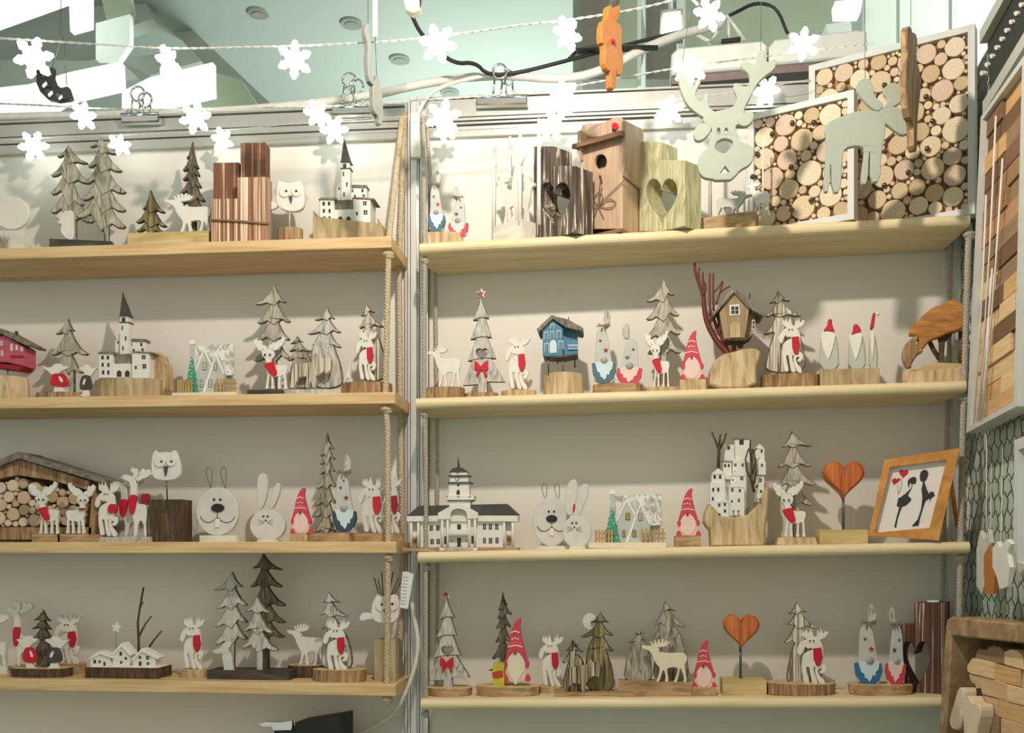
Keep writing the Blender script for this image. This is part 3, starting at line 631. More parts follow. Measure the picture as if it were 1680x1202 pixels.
def slices(t, par, region, rmin, rmax, n, dy, seed, mats=6, tiny=40, label=None, th=.01):
    """pack log slices into a local polygon test region(a,b,r) -> bool; each slice is a part"""
    rnd = random.Random(seed); C = []; a0, a1, b0, b1, inside = region
    def tryput(r, k):
        for _ in range(k):
            x, y = rnd.uniform(a0, a1), rnd.uniform(b0, b1)
            if inside(x, y, r) and all((x-c[0])**2+(y-c[1])**2 > (r+c[2]+.0004)**2 for c in C): C.append((x, y, r)); return True
        return False
    for i in range(n): tryput(rmax-(rmax-rmin)*(i/n)**.55, 60)
    # grow every slice until it touches a neighbour, then fill the gaps
    for _ in range(2):
        for i, (x, y, r) in enumerate(C):
            g = min([math.hypot(x-c[0], y-c[1])-c[2] for j, c in enumerate(C) if j != i]+[rmax*1.12])-.0004
            while g > r and not inside(x, y, g): g -= .0003
            if g > r: C[i] = (x, y, g)
        for i in range(tiny): tryput(rmin*rnd.uniform(.55, 1.0), 40)
    C = C[:298]
    me = {}
    for k in range(mats):
        m = MB(); nn = 18; w = [1+rnd.uniform(-.03, .03) for _ in range(nn)]
        o = [(math.cos(2*math.pi*i/nn)*w[i], math.sin(2*math.pi*i/nn)*w[i]) for i in range(nn)]
        m.prism(o, -.5, .5, .06); me[k] = m.mesh('log_slice', ['slice%d' % k])
    for x, y, r in C:
        o = bpy.data.objects.new('log_slice', me[rnd.randrange(mats)]); COL.objects.link(o); o.parent = par
        o.location = (x, dy+rnd.uniform(-.0015, .0015), y); o.scale = (r, th, r); o.rotation_euler = (0, rnd.uniform(0, 6.28), 0)
    return C
# ================================================================== left bay, top board
t = T('tree_ornament', 'two joined grey carved firs with a white hare on a dark wedge base', 'ornament', 'L1', 640, .08, 14, zm=zA)
t.base(388, 880, 928, ('slabdark',), .035, 'box')
tree(t, 'greywash', (535, 178), [(448, 268, 690, 320), (398, 415, 705, 470), (395, 555, 660, 640), (395, 700, 740, 775)], (575, 600, 660, 940), .002, .009)
tree(t, 'greywash', (795, 118), [(705, 190, 912, 245), (690, 345, 960, 380), (660, 470, 992, 548), (640, 600, 990, 690), (600, 740, 990, 820)], (815, 858, 700, 985), -.002, .009)
t.multi('hare', 'white_soft', [[(395, 742), (455, 745), (500, 705), (560, 690), (585, 720), (580, 800), (585, 900), (560, 935), (510, 910), (470, 860), (490, 800), (440, 800), (480, 760)]], -.012, .006)
t = T('deer_ornament', 'white deer between a tall dark fir and a small olive fir on a pale block', 'ornament', 'L1', 1330, .085, 0, zm=zA)
t.base(1005, 1645, 865, ('slabtan',), .04, 'box')
tree(t, 'olive', (1180, 530), [(1120, 680, 1295, 705), (1065, 785, 1308, 815), (1070, 855, 1290, 868)], None, -.006)
tree(t, 'darktree', (1512, 150), [(1465, 280, 1560, 355), (1435, 375, 1568, 415), (1435, 450, 1580, 505), (1415, 550, 1608, 612), (1400, 640, 1600, 680)], (1490, 1540, 640, 870), .006)
deer(t, 'C', (1290, 560, 1660, 892), -.014, None)
t = T('block_bundle', 'four scorched brown wood blocks tied together with twine', 'candle holder', 'L1', 390, .085, 3, zm=zHB)
rt = t.box('rear_block', 'kindlingdark', 408, 92, 668, 1140, .0, .03); t.box('rear_block', 'kindlingdark', 128, 298, 392, 1140, .0, .028)
t.box('front_block', 'kindling', 378, 448, 690, 1140, -.03, .029); t.box('front_block', 'kindling', 104, 672, 376, 1140, -.03, .029)
t.rod('twine', 'twine', [(90, 885, 0), (95, 885, -.03), (110, 888, -.033), (380, 900, -.033), (680, 925, -.033), (700, 925, -.03), (702, 925, .0)], .0022)
t = T('owl_ornament', 'white owl with a curled tail on a rod over a wood block, top shelf', 'owl', 'L1', 690, .085, 0, zm=zB)
t.base(605, 800, 822, ('log', 'cut'), .035, 'round'); t.rod('rod', 'white_soft', [(697, 840), (697, 690)], .0012)
owl(t, [(605, 455), (635, 470), (700, 478), (740, 462), (790, 462), (808, 540), (815, 640), (790, 690), (720, 708), (640, 690), (592, 650), (588, 540)], [(600, 640), (560, 620), (505, 612), (495, 650), (510, 690), (560, 690), (600, 668)],
    [((655, 550, 42), (669, 543, 9)), ((748, 548, 38), (748, 543, 9))], [(688, 580), (714, 580), (706, 635)])
t = T('church_model', 'white church with grey spire on a squared pale block, top shelf', 'model house', 'L1', 1150, .07, 0, zm=zB)
t.prism('base', 'olivelog', [(878, 690), (900, 742), (1000, 752), (1390, 795), (1385, 750), (1420, 800), (1435, 890), (1435, 960), (878, 960)], -.03, .055, .002)
church(t, 158, -12)
t = T('round_plaque', 'white round plaque with a grass tuft cut off by the left edge, top shelf', 'plaque', 'L1', 20, .07)
b = t.prism('disc', 'white', ell(18, 349, 29, 27, 28), -.004, .009, .001); t.base(-25, 40, 378, ('slabwhite',), .035, 'box')
m = MB(); rnd = random.Random(3)
for k in range(16): a = rnd.uniform(-12, 14); t.rod('', '', [(a, 408, -.02), (a+rnd.uniform(-5, 5), 384+rnd.uniform(0, 6), -.02-rnd.uniform(0, .006))], .0007, mb=m, n=4)
t.part('grass_tuft', m, 'mossgrey')
# ================================================================== left bay, second board
t = T('stilt_house', 'pink wooden house on stilts over a log, at the left edge', 'model house', 'L2', 60, .075, 0, zm=zF)
t.base(-150, 222, 790, ('logpale', 'cut'), .07, 'round', taper=.93)
b = t.prism('house', 'pinkhouse', [(-140, 500), (40, 480), (190, 570), (190, 720), (40, 690), (-140, 690)], -.02, .04, .001)
t.prism('roof', 'roofgrey', [(-160, 500), (0, 425), (20, 428), (240, 548), (232, 562), (190, 555), (0, 462), (-160, 530)], -.027, .056, .001)
t.box('chimney', 'slate', 116, 445, 130, 490, -.004, .006)
t.prism('floor_edge', 'darkred', [(-140, 690), (190, 720), (150, 755), (-140, 715)], -.018, .036)
windows(t, [(0, 520, 22, 560, (2, 2)), (5, 595, 25, 645, (2, 3)), (80, 545, 100, 600), (122, 555, 140, 595), (160, 568, 180, 605)], -.02, b, 'offwhite'); windows(t, [(80, 635, 188, 660, (7, 1))], -.02, b, 'darkred', 'railing')
for x in (62, -60): t.rod('stilt', 'rod', [(x, 715, -.012), (x, 885, -.012)], .0014)
t = T('hare_scene', 'grey outlined fir with a red dressed hare and a grey hare', 'ornament', 'L2', 560, .075, 0, zm=zF)
t.base(305, 650, 922, ('log', 'cut'), .045)
tree(t, 'mossgrey', (530, 345), [(430, 465, 580, 440), (395, 625, 690, 625), (400, 715, 650, 765)], (545, 580, 720, 930), .006)
hare(t, (320, 700, 540, 930), -.01, 'red'); hare(t, (620, 705, 770, 960), -.012, 'slate', True)
t = T('church_model', 'white church with dark spire on a round rising log, second shelf', 'model house', 'L2', 1010, .07, 0, zm=zF)
t.prism('log_back', 'logpale', [(1160, 960), (1170, 700), (1190, 615), (1225, 605), (1255, 625), (1262, 680), (1295, 700), (1298, 960)], -.004, .04, .002, sm=1)
t.base(762, 1285, 812, ('olivelog', 'cut'), .075, 'round', dyc=0)
church(t, 0, 0)
def snowhouse(t, dx, dy_, sx=1.0, tree_name='teal', wy=True, flip=False):
    q = lambda L: [(x*sx+dx, y+dy_) for x, y in L]
    t.base(75*sx+dx, 685*sx+dx, 958+dy_, ('cream',), .05, 'box', dyc=-.004)
    t.prism('roof_panel', 'snowroof', q([(245, 600), (270, 592), (648, 575), (655, 822), (555, 828), (500, 828), (300, 830), (250, 720)]), .004, .006, .0005)
    body = t.prism('rear_wall', 'wallgrey', q([(260, 965), (260, 800), (640, 800), (640, 965)]), .012, .004)
    ch = t.box('chimney', 'wallgrey', 243*sx+dx, 575+dy_, 280*sx+dx, 720+dy_, .0, .008); t.box('chimney_snow', 'snow', 240*sx+dx, 543+dy_, 286*sx+dx, 578+dy_, -.001, .01, par=ch)
    g1 = t.prism('gable', 'wallgrey', q([(292, 966), (300, 780), (375, 625), (450, 760), (450, 966)]), -.008, .012)
    g2 = t.prism('gable', 'wallgrey', q([(375, 966), (485, 655), (560, 812), (562, 966)]), -.011, .013)
    for L, p, d in (([(288, 786), (375, 608), (444, 735), (436, 748), (375, 638), (300, 795)], g1, -.0095), ([(362, 966), (485, 638), (562, 806), (552, 818), (485, 672), (382, 966)], g2, -.0125)):
        t.prism('snow_trim', 'snow', q(L), d, .004, par=p)
    for x0, y0, x1, y1, p, d, c in ((365, 725, 402, 782, g1, -.008, 'winyellow'), (340, 860, 365, 918, g1, -.008, 'winyellow'), (468, 730, 498, 785, g2, -.011, 'offwhite'), (420, 860, 450, 918, g2, -.011, 'winyellow' if wy else 'offwhite')):
        f_ = t.box('window_frame', 'slate', x0*sx+dx, y0+dy_, x1*sx+dx, y1+dy_, d-.0008, .001, par=p)
        windows(t, [((x0+3)*sx+dx, y0+3+dy_, (x1-3)*sx+dx, y1-3+dy_, (2, 3))], d-.0007, p, c if wy else 'offwhite', 'pane')
    for x0, x1, y0 in ((125, 275, 855), (488, 685, 845)):
        m = MB(); n = 6
        for k in range(n):
            xa = x0+(x1-x0)*k/n; t.prism('', '', q([(xa, 968), (xa, y0+8), (xa+8, y0), (xa+17, y0+8), (xa+17, 968)]), -.022, .002, mb=m)
        for yy in (880, 918): t.prism('', '', q(rect(x0, yy, x1, yy+14)), -.0205, .002, mb=m)
        t.part('picket_fence', m, 'fencewood')
    if tree_name:
        tr = MB(); L = [(258, 676)]
        for i in range(5): L += [(258+20+i*10, 730+i*45), (258+12+i*8, 732+i*45)]
        R = [(x, y) for x, y in L]; left = [(516-x, y) for x, y in L[1:]][::-1]
        t.prism('fir', tree_name, q(R+[(335, 966), (205, 966)]+left), -.016, .003, .0004)
        m = MB()
        for k in range(9): t.disc('', '', *q([(258+random.uniform(-40, 40)*(k+1)/9, 700+k*27)])[0], 5, -.0168, .001, n=6, mb=m)
        t.part('snow_dot', m, 'snow')
t = T('snow_house', 'small grey snowy house with picket fences beside a white church, second shelf', 'model house', 'L2', 1640, .085, 0, zm=zF)
snowhouse(t, 1290, -30, .84, 'teal', False)
t = T('deer_ornament', 'white deer with red scarf before a pale carved fir beside the snowy house', 'ornament', 'L2', 560, .085, 0, zm=zG)
t.base(362, 640, 955, ('slabdark',), .045, 'box')
tree(t, 'mossgrey', (577, 125), [(420, 280, 665, 262), (435, 425, 700, 415), (430, 555, 695, 555), (405, 720, 700, 700)], (540, 590, 650, 960), .006)
deer(t, 'A', (410, 540, 680, 950), -.012)
t = T('bear_ornament', 'striped wooden bear between two whitewashed firs on a frosted plate', 'ornament', 'L2', 900, .08, 0, zm=zG)
t.base(630, 1140, 950, ('whitewash',), .05, 'slice')
tree(t, 'whitewash', (993, 310), [(890, 405, 1050, 392), (835, 512, 1098, 498), (870, 600, 1100, 615)], None, .008, hump=[(850, 945), (860, 640), (930, 500), (990, 470), (1050, 620), (1110, 800), (1115, 945)])
tree(t, 'greywash', (755, 530), [(700, 590, 800, 575), (690, 650, 858, 650), (675, 720, 850, 715)], None, .002, hump=[(690, 945), (700, 760), (760, 660), (830, 640), (880, 760), (880, 945)])
t.prism('bear', 'stripe', [(700, 940), (715, 800), (730, 750), (800, 745), (870, 740), (900, 665), (920, 700), (940, 670), (955, 710), (1000, 690), (1022, 720), (1020, 800), (985, 830), (960, 810), (930, 840), (905, 845), (895, 940), (875, 940), (862, 885), (845, 940), (820, 940), (830, 850), (770, 860), (745, 905), (735, 940)], -.014, .01, .0008)
def humptree(t, mat, apex, tiers, hump, dy=.006): tree(t, mat, apex, tiers, None, dy, hump=hump)
t = T('moose_ornament', 'white moose with red scarf on a striped fir, log base behind the thick rope', 'ornament', 'L2', 1310, .08, 0, zm=zG)
t.base(1108, 1500, 890, ('log', 'cut'), .06)
humptree(t, 'stripe', (1300, 275), [(1255, 370, 1365, 342), (1240, 465, 1440, 455)], [(1245, 890), (1255, 640), (1270, 480), (1310, 430), (1390, 520), (1440, 660), (1460, 890)])
deer(t, 'M', (1215, 480, 1385, 885), -.008)
t.multi('small_deer', 'white_soft', [[(1112, 905), (1140, 830), (1160, 770), (1175, 750), (1180, 790), (1170, 840), (1195, 905), (1180, 905), (1155, 850), (1125, 905)]], -.016, .004)
# ================================================================== left bay, third board
t = T('log_pile_house', 'wooden gable house frame filled with cut log ends, left edge', 'log house', 'L3', 300, .06, 0, zm=zK)
r0, r1 = t.pt(-300, 290), t.pt(0, 0)
for L, nm in (([(-420, 530), (110, 302), (130, 288), (150, 300), (835, 512), (850, 560), (820, 545), (140, 345), (-420, 580)], 'roof'), ([(690, 985), (722, 600), (748, 610), (735, 985)], 'side_post'), ([(-420, 885), (720, 885), (720, 985), (-420, 985)], 'sill_board')):
    t.prism(nm, 'roofgrey' if nm == 'roof' else 'log', L, -.045, .085 if nm != 'sill_board' else .08, .001)
t.prism('gable_board', 'log', [(-420, 560), (130, 345), (700, 520), (720, 600), (400, 515), (130, 475), (0, 500), (-420, 620)], -.032, .03)
bk = t.prism('back_panel', 'logdark', [(-420, 560), (130, 380), (720, 600), (720, 890), (-420, 890)], .0, .006)
a0, b0 = t.pt(-400, 885, -.02); a1, b1 = t.pt(700, 480, -.02)
slices(t, t.e, (a0, a1, b0, b1, lambda x, y, r: a0 < x-r and x+r < a1 and b0 < y-r and y+r < b1-(abs(x-t.pt(150, 0, -.02)[0])*.28)), .0035, .0125, 330, -.012, 5, th=.024)
for nm, lb, x0, x1, xc, dst, g, sc in (('deer_ornament', 'white deer with large red scarf, left one before the log pile house', 250, 470, 350, (222, 530, 462, 938), .115, 'red'), ('deer_ornament', 'white deer with thin dark red collar, right one before the log pile house', 455, 735, 600, (515, 540, 745, 935), .115, None)):
    t = T(nm, lb, 'ornament', 'L3', xc, g, 0, zm=zK, group='deer before the log pile house')
    t.base(x0, x1, 940, ('slabbrown', 'cut'), .04, 'box'); d = deer(t, 'A', dst, -.006, sc, flip=(sc is None))
    if sc is None: t.prism('collar', 'darkred', [(615, 735), (665, 735), (672, 748), (625, 752)], -.011, .004, par=d)
t = T('moose_trio', 'three white long necked moose with red scarves on a frosted board', 'ornament', 'L3', 960, .09, 0, zm=zK)
t.base(725, 1180, 962, ('whitewash',), .05, 'box')
deer(t, 'E', (965, 410, 1190, 962), -.004); deer(t, 'E', (885, 470, 1130, 962), .006, 'red', mat='white_soft')
d = deer(t, 'M', (745, 530, 935, 962), -.016, None, mat='white'); t.prism('scarf', 'red', [(845, 730), (865, 700), (910, 705), (922, 745), (905, 780), (885, 770), (850, 778)], -.021, .006, .0006, sm=1, par=d)
t.prism('scarf', 'darkred', [(1115, 622), (1170, 622), (1178, 650), (1160, 708), (1105, 700)], .001, .004, .0005)
t = T('owl_ornament', 'white eared owl on a rod over a dark weathered block', 'owl', 'L3', 1310, .085, 0, zm=zK)
t.box('block', 'logdark', 1175, 668, 1435, 1000, -.02, .045); t.rod('rod', 'rod', [(1318, 672), (1310, 480)], .0014)
owl(t, [(1205, 295), (1220, 278), (1245, 300), (1300, 292), (1345, 298), (1372, 272), (1392, 310), (1415, 370), (1420, 460), (1395, 505), (1330, 520), (1260, 518), (1205, 500), (1188, 440), (1190, 350)], None,
    [((1258, 370, 44), (1270, 369, 9)), ((1345, 368, 40), (1349, 368, 9))], [(1285, 405), (1318, 405), (1312, 440), (1302, 482)])
for x, y, r in ((1295, 750, 26), (1320, 950, 30)): t.disc('knot_hole', 'slabdark', x, y, r, -.0212, .003, ry=r*.8)
def dogface(t, cx, cy, rx, ry, by):
    b = t.prism('face', 'white_soft', ell(cx, cy, rx, ry, 36), -.004, .010, .0012)
    k = rx/165
    for x in (-24, 24): t.disc('eye', 'black', cx+x*k, cy-92*k, 10*k, -.0052, .002, par=b, n=10)
    t.disc('nose', 'black', cx+2*k, cy-28*k, 50*k, -.0075, .004, ry=33*k, par=b, n=20, ch=.001)
    m = MB(); mo = [(-128, 40), (-110, 70), (-70, 88), (-30, 75), (2, 40), (35, 75), (75, 88), (115, 75), (140, 40)]
    t.rod('', '', chaikin([(cx+x*k, cy+y*k, -.0048) for x, y in mo], 1, False), .0006, mb=m, n=5); t.rod('', '', [(cx+2*k, cy+5*k, -.0048), (cx+2*k, cy+42*k, -.0048)], .0006, mb=m, n=5)
    t.part('mouth_line', m, 'ink', b)
    t.box('tooth', 'white', cx-15*k, cy+58*k, cx+20*k, cy+122*k, -.0062, .002, par=b)
    m = MB()
    for x in (-50, 62):
        t.rod('', '', chaikin([(cx+(x)*k, cy-180*k, -.001), (cx+(x-20)*k, cy-240*k, -.001), (cx+(x-38)*k, cy-310*k, -.001), (cx+(x-20)*k, cy-345*k, -.001), (cx+(x+12)*k, cy-330*k, -.001), (cx+(x+8)*k, cy-250*k, -.001), (cx+(x+4)*k, cy-180*k, -.001)], 2, False), .0006, mb=m, n=5)
    t.part('wire_ear', m, 'slate', b)
    t.base(cx-135*k, cx+150*k, by, ('slabwhite',), .04, 'box')
t = T('rabbit_ornament', 'round white rabbit face with big black nose and wire ears, left bay', 'rabbit', 'L3', 125, .085, 0, zm=zL)
dogface(t, 125, 762, 168, 190, 950)
def bunny(t, e1, e2, cx, cy, rx, ry, fx, fy, red=None, by=990):
    b = t.prism('body', 'white_soft', ell(cx, cy, rx, ry, 32), -.004, .010, .0012)
    for e_ in (e1, e2): t.prism('ear', 'white_soft', e_, -.003, .008, .001, sm=2, par=b)
    for x, y, r in ((-15, -3, 8), (18, -3, 8), (3, 30, 7)): t.disc('eye' if r == 8 else 'nose', 'black', fx+x, fy+y, r, -.0052, .002, par=b, n=8)
    m = MB()
    for s_ in (-1, 1):
        for k in range(3): t.rod('', '', [(fx+3+s_*14, fy+40+k*6, -.0044), (fx+3+s_*60, fy+22+k*22, -.0044)], .00035, mb=m, n=4)
    t.part('whisker', m, 'slate', b)
    if red: t.prism('inner_ear', 'red', red, -.0048, .002, .0003, sm=1, par=b)
    t.base(cx-rx*.55, cx+rx*.55, by, ('slabwhite',), .035, 'box')
t = T('rabbit_figure', 'small white rabbit board with upright ears, left bay', 'rabbit', 'L3', 520, .08, 0, zm=zL)
bunny(t, [(450, 760), (438, 620), (440, 500), (470, 458), (505, 462), (525, 520), (520, 620), (490, 720)], [(530, 740), (548, 640), (575, 555), (610, 530), (626, 560), (610, 640), (565, 740)], 522, 872, 140, 125, 505, 803)
t = T('gnome_figure', 'small red hatted gnome on a wood block beside the thin carved fir', 'gnome', 'L3', 780, .09, 0, zm=zL)
t.base(682, 830, 938, ('logpale', 'cut'), .035, 'box'); gnome(t, (690, 572, 880, 1010), -.01)
t = T('gnome_ornament', 'tall white gnome with dark blue robe beside a thin carved fir', 'gnome', 'L3', 1040, .08, 0, zm=zL)
t.base(820, 1200, 928, ('slabbrown', 'cut'), .05, 'slice')
tree(t, 'greywash', (990, 142), [(935, 320, 1042, 262), (935, 385, 1050, 345), (932, 460, 1050, 440), (905, 572, 1060, 560), (890, 708, 1060, 690), (875, 800, 1060, 800), (880, 920, 1060, 915)], None, .006)
tallgnome(t, (1028, 310, 1222, 930), -.012, 'navy', 'lightblue', ('darkred', 'slate', 'darkred'))
t = T('moose_pair', 'pair of white moose with red scarves half hidden by the thick rope', 'ornament', 'L3', 1380, .075, 0, zm=zL)
t.base(1185, 1600, 930, ('slabbrown', 'cut'), .05, 'slice')
deer(t, 'M', (1235, 490, 1455, 935), -.008, 'red', mat='white_soft'); deer(t, 'M', (1400, 480, 1580, 935), .004, 'darkred', mat='white_soft')
# ================================================================== left bay, lowest board
t = T('moose_ornament', 'long necked white moose with red scarf at the left edge, lowest shelf', 'ornament', 'L4', 120, .05, 0, zm=zP)
t.base(-40, 220, 770, ('slabbrown', 'cut'), .045); deer(t, 'E', (45, 335, 215, 775), -.004)
t = T('moose_ornament', 'white figure with red scarf cut by the left picture edge, lowest shelf', 'ornament', 'L4', -20, .06, 0, zm=zP)
t.base(-90, 45, 765, ('slabwhite',), .04, 'box'); deer(t, 'E', (-80, 420, 50, 770), -.004)
t = T('hare_scene', 'dark fir between two hares, one in red, on an oval slice', 'ornament', 'L4', 270, .1, 0, zm=zP)
t.base(88, 460, 785, ('logdark', 'cut'), .06, 'slice')
tree(t, 'darktree', (275, 400), [(215, 465, 325, 470), (205, 520, 330, 525), (200, 590, 350, 590), (200, 690, 360, 690)], (235, 320, 640, 782), .008)
m = MB(); a, z = t.pt(275, 408, .004); m.ball((a, .002, z), .003); t.part('tip_bead', m, 'chrome', None, True)
hare(t, (98, 565, 245, 790), -.012, 'red'); hare(t, (290, 568, 460, 790), -.012, 'slate', True)
t = T('moose_ornament', 'white moose with red scarf standing behind the dark fir and hares', 'ornament', 'L4', 430, .045, 0, zm=zP)
t.base(380, 555, 752, ('slabbrown', 'cut'), .04); deer(t, 'M', (350, 425, 525, 755), -.004)
t = T('village_ornament', 'three white snowy houses on a dark log with twig and star', 'model house', 'L4', 800, .09, 0, zm=zP)
t.base(556, 1030, 775, ('logdark', 'cut'), .06, 'box')
def hut(t, L, roof, wins, dy, dp=.022, wall='white'):
    b = t.prism('house', wall, L, dy, dp); t.prism('snow_roof', 'snow', roof, dy-.003, dp+.006, .0006, par=b); windows(t, wins, dy, b)
hut(t, [(590, 765), (590, 715), (648, 692), (715, 712), (728, 765)], [(575, 718), (645, 668), (735, 705), (735, 716), (650, 690), (590, 722)], [(610, 725, 626, 748), (644, 728, 656, 746), (675, 738, 688, 764)], -.02)
hut(t, [(735, 768), (735, 690), (790, 642), (850, 690), (850, 768)], [(725, 690), (795, 612), (860, 690), (850, 700), (792, 640), (736, 698)], [(780, 672, 796, 696), (784, 732, 797, 750), (815, 706, 828, 724)], -.016)
hut(t, [(868, 770), (868, 715), (925, 668), (1015, 715), (1015, 770)], [(855, 722), (925, 650), (1038, 710), (1030, 722), (926, 672), (868, 728)], [(905, 698, 922, 720, (2, 1)), (952, 698, 974, 724, (2, 2)), (906, 735, 923, 770), (957, 738, 974, 760, (2, 1))], -.022)
t.prism('snow_bed', 'snow', [(560, 776), (600, 766), (700, 770), (860, 764), (1010, 772), (1025, 778)], -.028, .05)
tw = t.rod('twig', 'twig', [(906, 680, .01), (905, 600, .01), (900, 480, .01), (915, 370, .01), (938, 252, .01)], .0028, r1=.0018)
t.rod('twig_branch', 'twig', [(908, 570, .01), (950, 490, .01), (990, 438, .01)], .002, r1=.0012, par=tw); t.rod('twig_branch', 'twig', [(912, 392, .01), (936, 342, .01)], .0016, r1=.001, par=tw); t.rod('twig_branch', 'twig', [(968, 650, .01), (1010, 590, .01), (1056, 535, .01)], .0022, r1=.0014, par=tw)
st = t.prism('star', 'white', star(758, 514, 38, .5, 5, .15), .0, .004, .0006); t.rod('star_wire', 'rod', [(757, 690, .002), (758, 540, .002)], .0004, par=st, n=4)
t = T('moose_ornament', 'single white moose with red scarf on a small slice, beside the three firs', 'ornament', 'L4', 1260, .08, 0, zm=zP)
t.base(1190, 1350, 792, ('logpale', 'cut'), .04); deer(t, 'M', (1175, 445, 1335, 790), -.006)
t = T('tree_ornament', 'three carved firs, rear one dark, with a white hare on a dark plank', 'ornament', 'L4', 300, .085, 0, zm=zQ)
t.base(40, 575, 795, ('slabdark',), .055, 'box')
tree(t, 'whitewash', (200, 150), [(80, 268, 270, 245), (95, 385, 300, 365), (78, 502, 300, 475), (82, 615, 300, 585)], (165, 215, 560, 800), .004)
tree(t, 'darktree', (402, 32), [(335, 125, 530, 135), (318, 245, 530, 245), (330, 370, 550, 368), (340, 480, 550, 478), (350, 560, 545, 575)], (400, 440, 560, 800), .016)
tree(t, 'whitewash', (365, 308), [(280, 408, 455, 415), (265, 535, 470, 545), (262, 640, 505, 660)], (362, 402, 600, 810), -.012)
t.multi('hare', 'white_soft', [[(62, 668), (120, 650), (150, 610), (185, 600), (200, 625), (170, 660), (200, 700), (205, 760), (215, 805), (140, 808), (150, 780), (135, 720), (140, 680), (105, 690)]], -.022, .006)
t = T('moose_ornament', 'plain white moose with tall antlers on a dark slice', 'ornament', 'L4', 660, .05, 0, zm=zQ)
t.base(575, 800, 765, ('logdark', 'cut'), .045); deer(t, 'C', (558, 488, 800, 770), -.004, None)
t = T('moose_ornament', 'white moose with red scarf before a grey fir on a thick slice, near the owl', 'ornament', 'L4', 890, .1, 0, zm=zQ)
t.base(735, 1080, 795, ('log', 'cut'), .06)
humptree(t, 'whitewash', (832, 283), [(790, 350, 912, 350), (768, 428, 960, 440), (780, 520, 930, 510)], [(778, 795), (790, 620), (830, 500), (880, 490), (950, 560), (985, 680), (985, 795)])
deer(t, 'M', (795, 460, 970, 805), -.01)
t = T('owl_ornament', 'small white bird owl with twig crown on a tall block behind the rope', 'owl', 'L4', 1200, .085, 0, zm=zQ)
t.box('block', 'olivelog', 1132, 592, 1270, 875, -.018, .036); t.rod('rod', 'rod', [(1203, 600), (1205, 470)], .0012)
b = owl(t, [(1135, 320), (1150, 288), (1170, 308), (1230, 305), (1270, 295), (1290, 330), (1300, 400), (1285, 460), (1240, 488), (1170, 488), (1120, 465), (1108, 420), (1115, 360)], [(1118, 425), (1080, 415), (1045, 420), (1040, 440), (1028, 460), (1050, 475), (1085, 462), (1118, 460)],
        [((1175, 370, 38), (1180, 363, 8)), ((1250, 370, 36), (1248, 360, 8))], [(1185, 396), (1215, 396), (1202, 418)])
m = MB()
for x, x2, y2 in ((1165, 1130, 188), (1180, 1155, 200), (1190, 1180, 150), (1206, 1208, 205), (1225, 1255, 150), (1240, 1290, 190), (1255, 1300, 220), (1215, 1228, 180)): t.rod('', '', [(x, 310, .002), (x2, y2, .002)], .0011, mb=m, n=5)
t.part('twig_crown', m, 'twig', b)
o = t.prism('price_tag', 'tag', [(1315, 150), (1345, 148), (1388, 165), (1350, 392), (1298, 384)], -.05, .0008)
m = MB()
for k in range(9): t.prism('', '', [(1318-k*2+3, 180+k*22), (1352-k*2, 184+k*22), (1351-k*2, 188+k*22), (1317-k*2+3, 184+k*22)], -.0506, .0005, mb=m)
t.part('printed_line', m, 'nose', o)
# ================================================================== right bay, top board
t = T('gnome_pair', 'two small pale gnomes with twine bows, light blue and pink beards', 'gnome', 'R1', 300, .1, 0, zm=zC)
t.base(95, 430, 1005, ('logpale', 'cut'), .05)
tallgnome(t, (150, 520, 290, 1010), -.008, 'tealgrey', 'lightblue', ('red', 'slate'), lean=-.1); tallgnome(t, (312, 640, 470, 1050), -.012, 'hatred', 'palepink', ('slate', 'slate'), flip=True)
t = T('forest_scene', 'white birch trunks with white deer on a white block base', 'ornament', 'R1', 880, .095, -38, zm=zC)
t.base(665, 885, 935, ('slabwhite',), .05, 'box', dyc=.0)
def birch(t, pts, r, branches=(), mat='white'):
    b = t.rod('trunk', mat, pts, r, r1=r*.75, n=8)
    for q in branches: t.rod('branch', mat, q, r*.5, r1=r*.3, par=b)
birch(t, [(880, 960, -.022), (878, 600, -.022), (880, 190, -.022)], .0042, [[(880, 500, -.022), (915, 420, -.022), (945, 345, -.022)]]); birch(t, [(672, 990, .0), (675, 700, .0), (680, 345, .0)], .0038, [[(675, 520, .0), (700, 460, .0), (712, 400, .0)]]); birch(t, [(790, 960, .012), (795, 600, .012), (800, 260, .012)], .0038, [[(795, 500, .012), (812, 380, .012), (826, 295, .012)]])
deer(t, 'C', (690, 540, 870, 960), -.014, None); deer(t, 'C', (850, 560, 990, 960), .004, None, mat='white', flip=True)
birch(t, [(1030, 950, -.012), (1028, 600, -.012), (1028, 120, -.012)], .0042, [[(1030, 400, -.012), (1042, 330, -.012), (1050, 262, -.012)]])
def heartblocks(t, mat, xs, tops, hc, bottom, dp):
    """two square posts side by side with a heart cut through the joint; xs = left edge, joint, right edge"""
    x0, xm, x1 = xs; hx, hy, hr, hv = hc
    L = [(x, hy+(y-hy)*hv/hr) for x, y in heart(hx, hy, hr, 40)];
    ys = [y for x, y in L]
    for nm, xa, xb, top, side in (('left_post', x0, xm, tops[0], -1), ('right_post', xm, x1, tops[1], 1)):
        H = [p for p in L if (p[0]-xm)*side > .3]; # half outline, ordered from top to bottom
        H.sort(key=lambda p: math.atan2((p[0]-xm)*side, -(p[1]-hy)))
        top_y = hy-hv*.30; bot_y = max(ys)
        path = [(xm, top_y)]+H+[(xm, bot_y)]
        out = ([(xa, bottom), (xa, top), (xm, top)] if side < 0 else [(xb, bottom), (xb, top), (xm, top)])+path+[(xm, bottom)]
        t.prism(nm, mat, out, 0, dp, .0008)
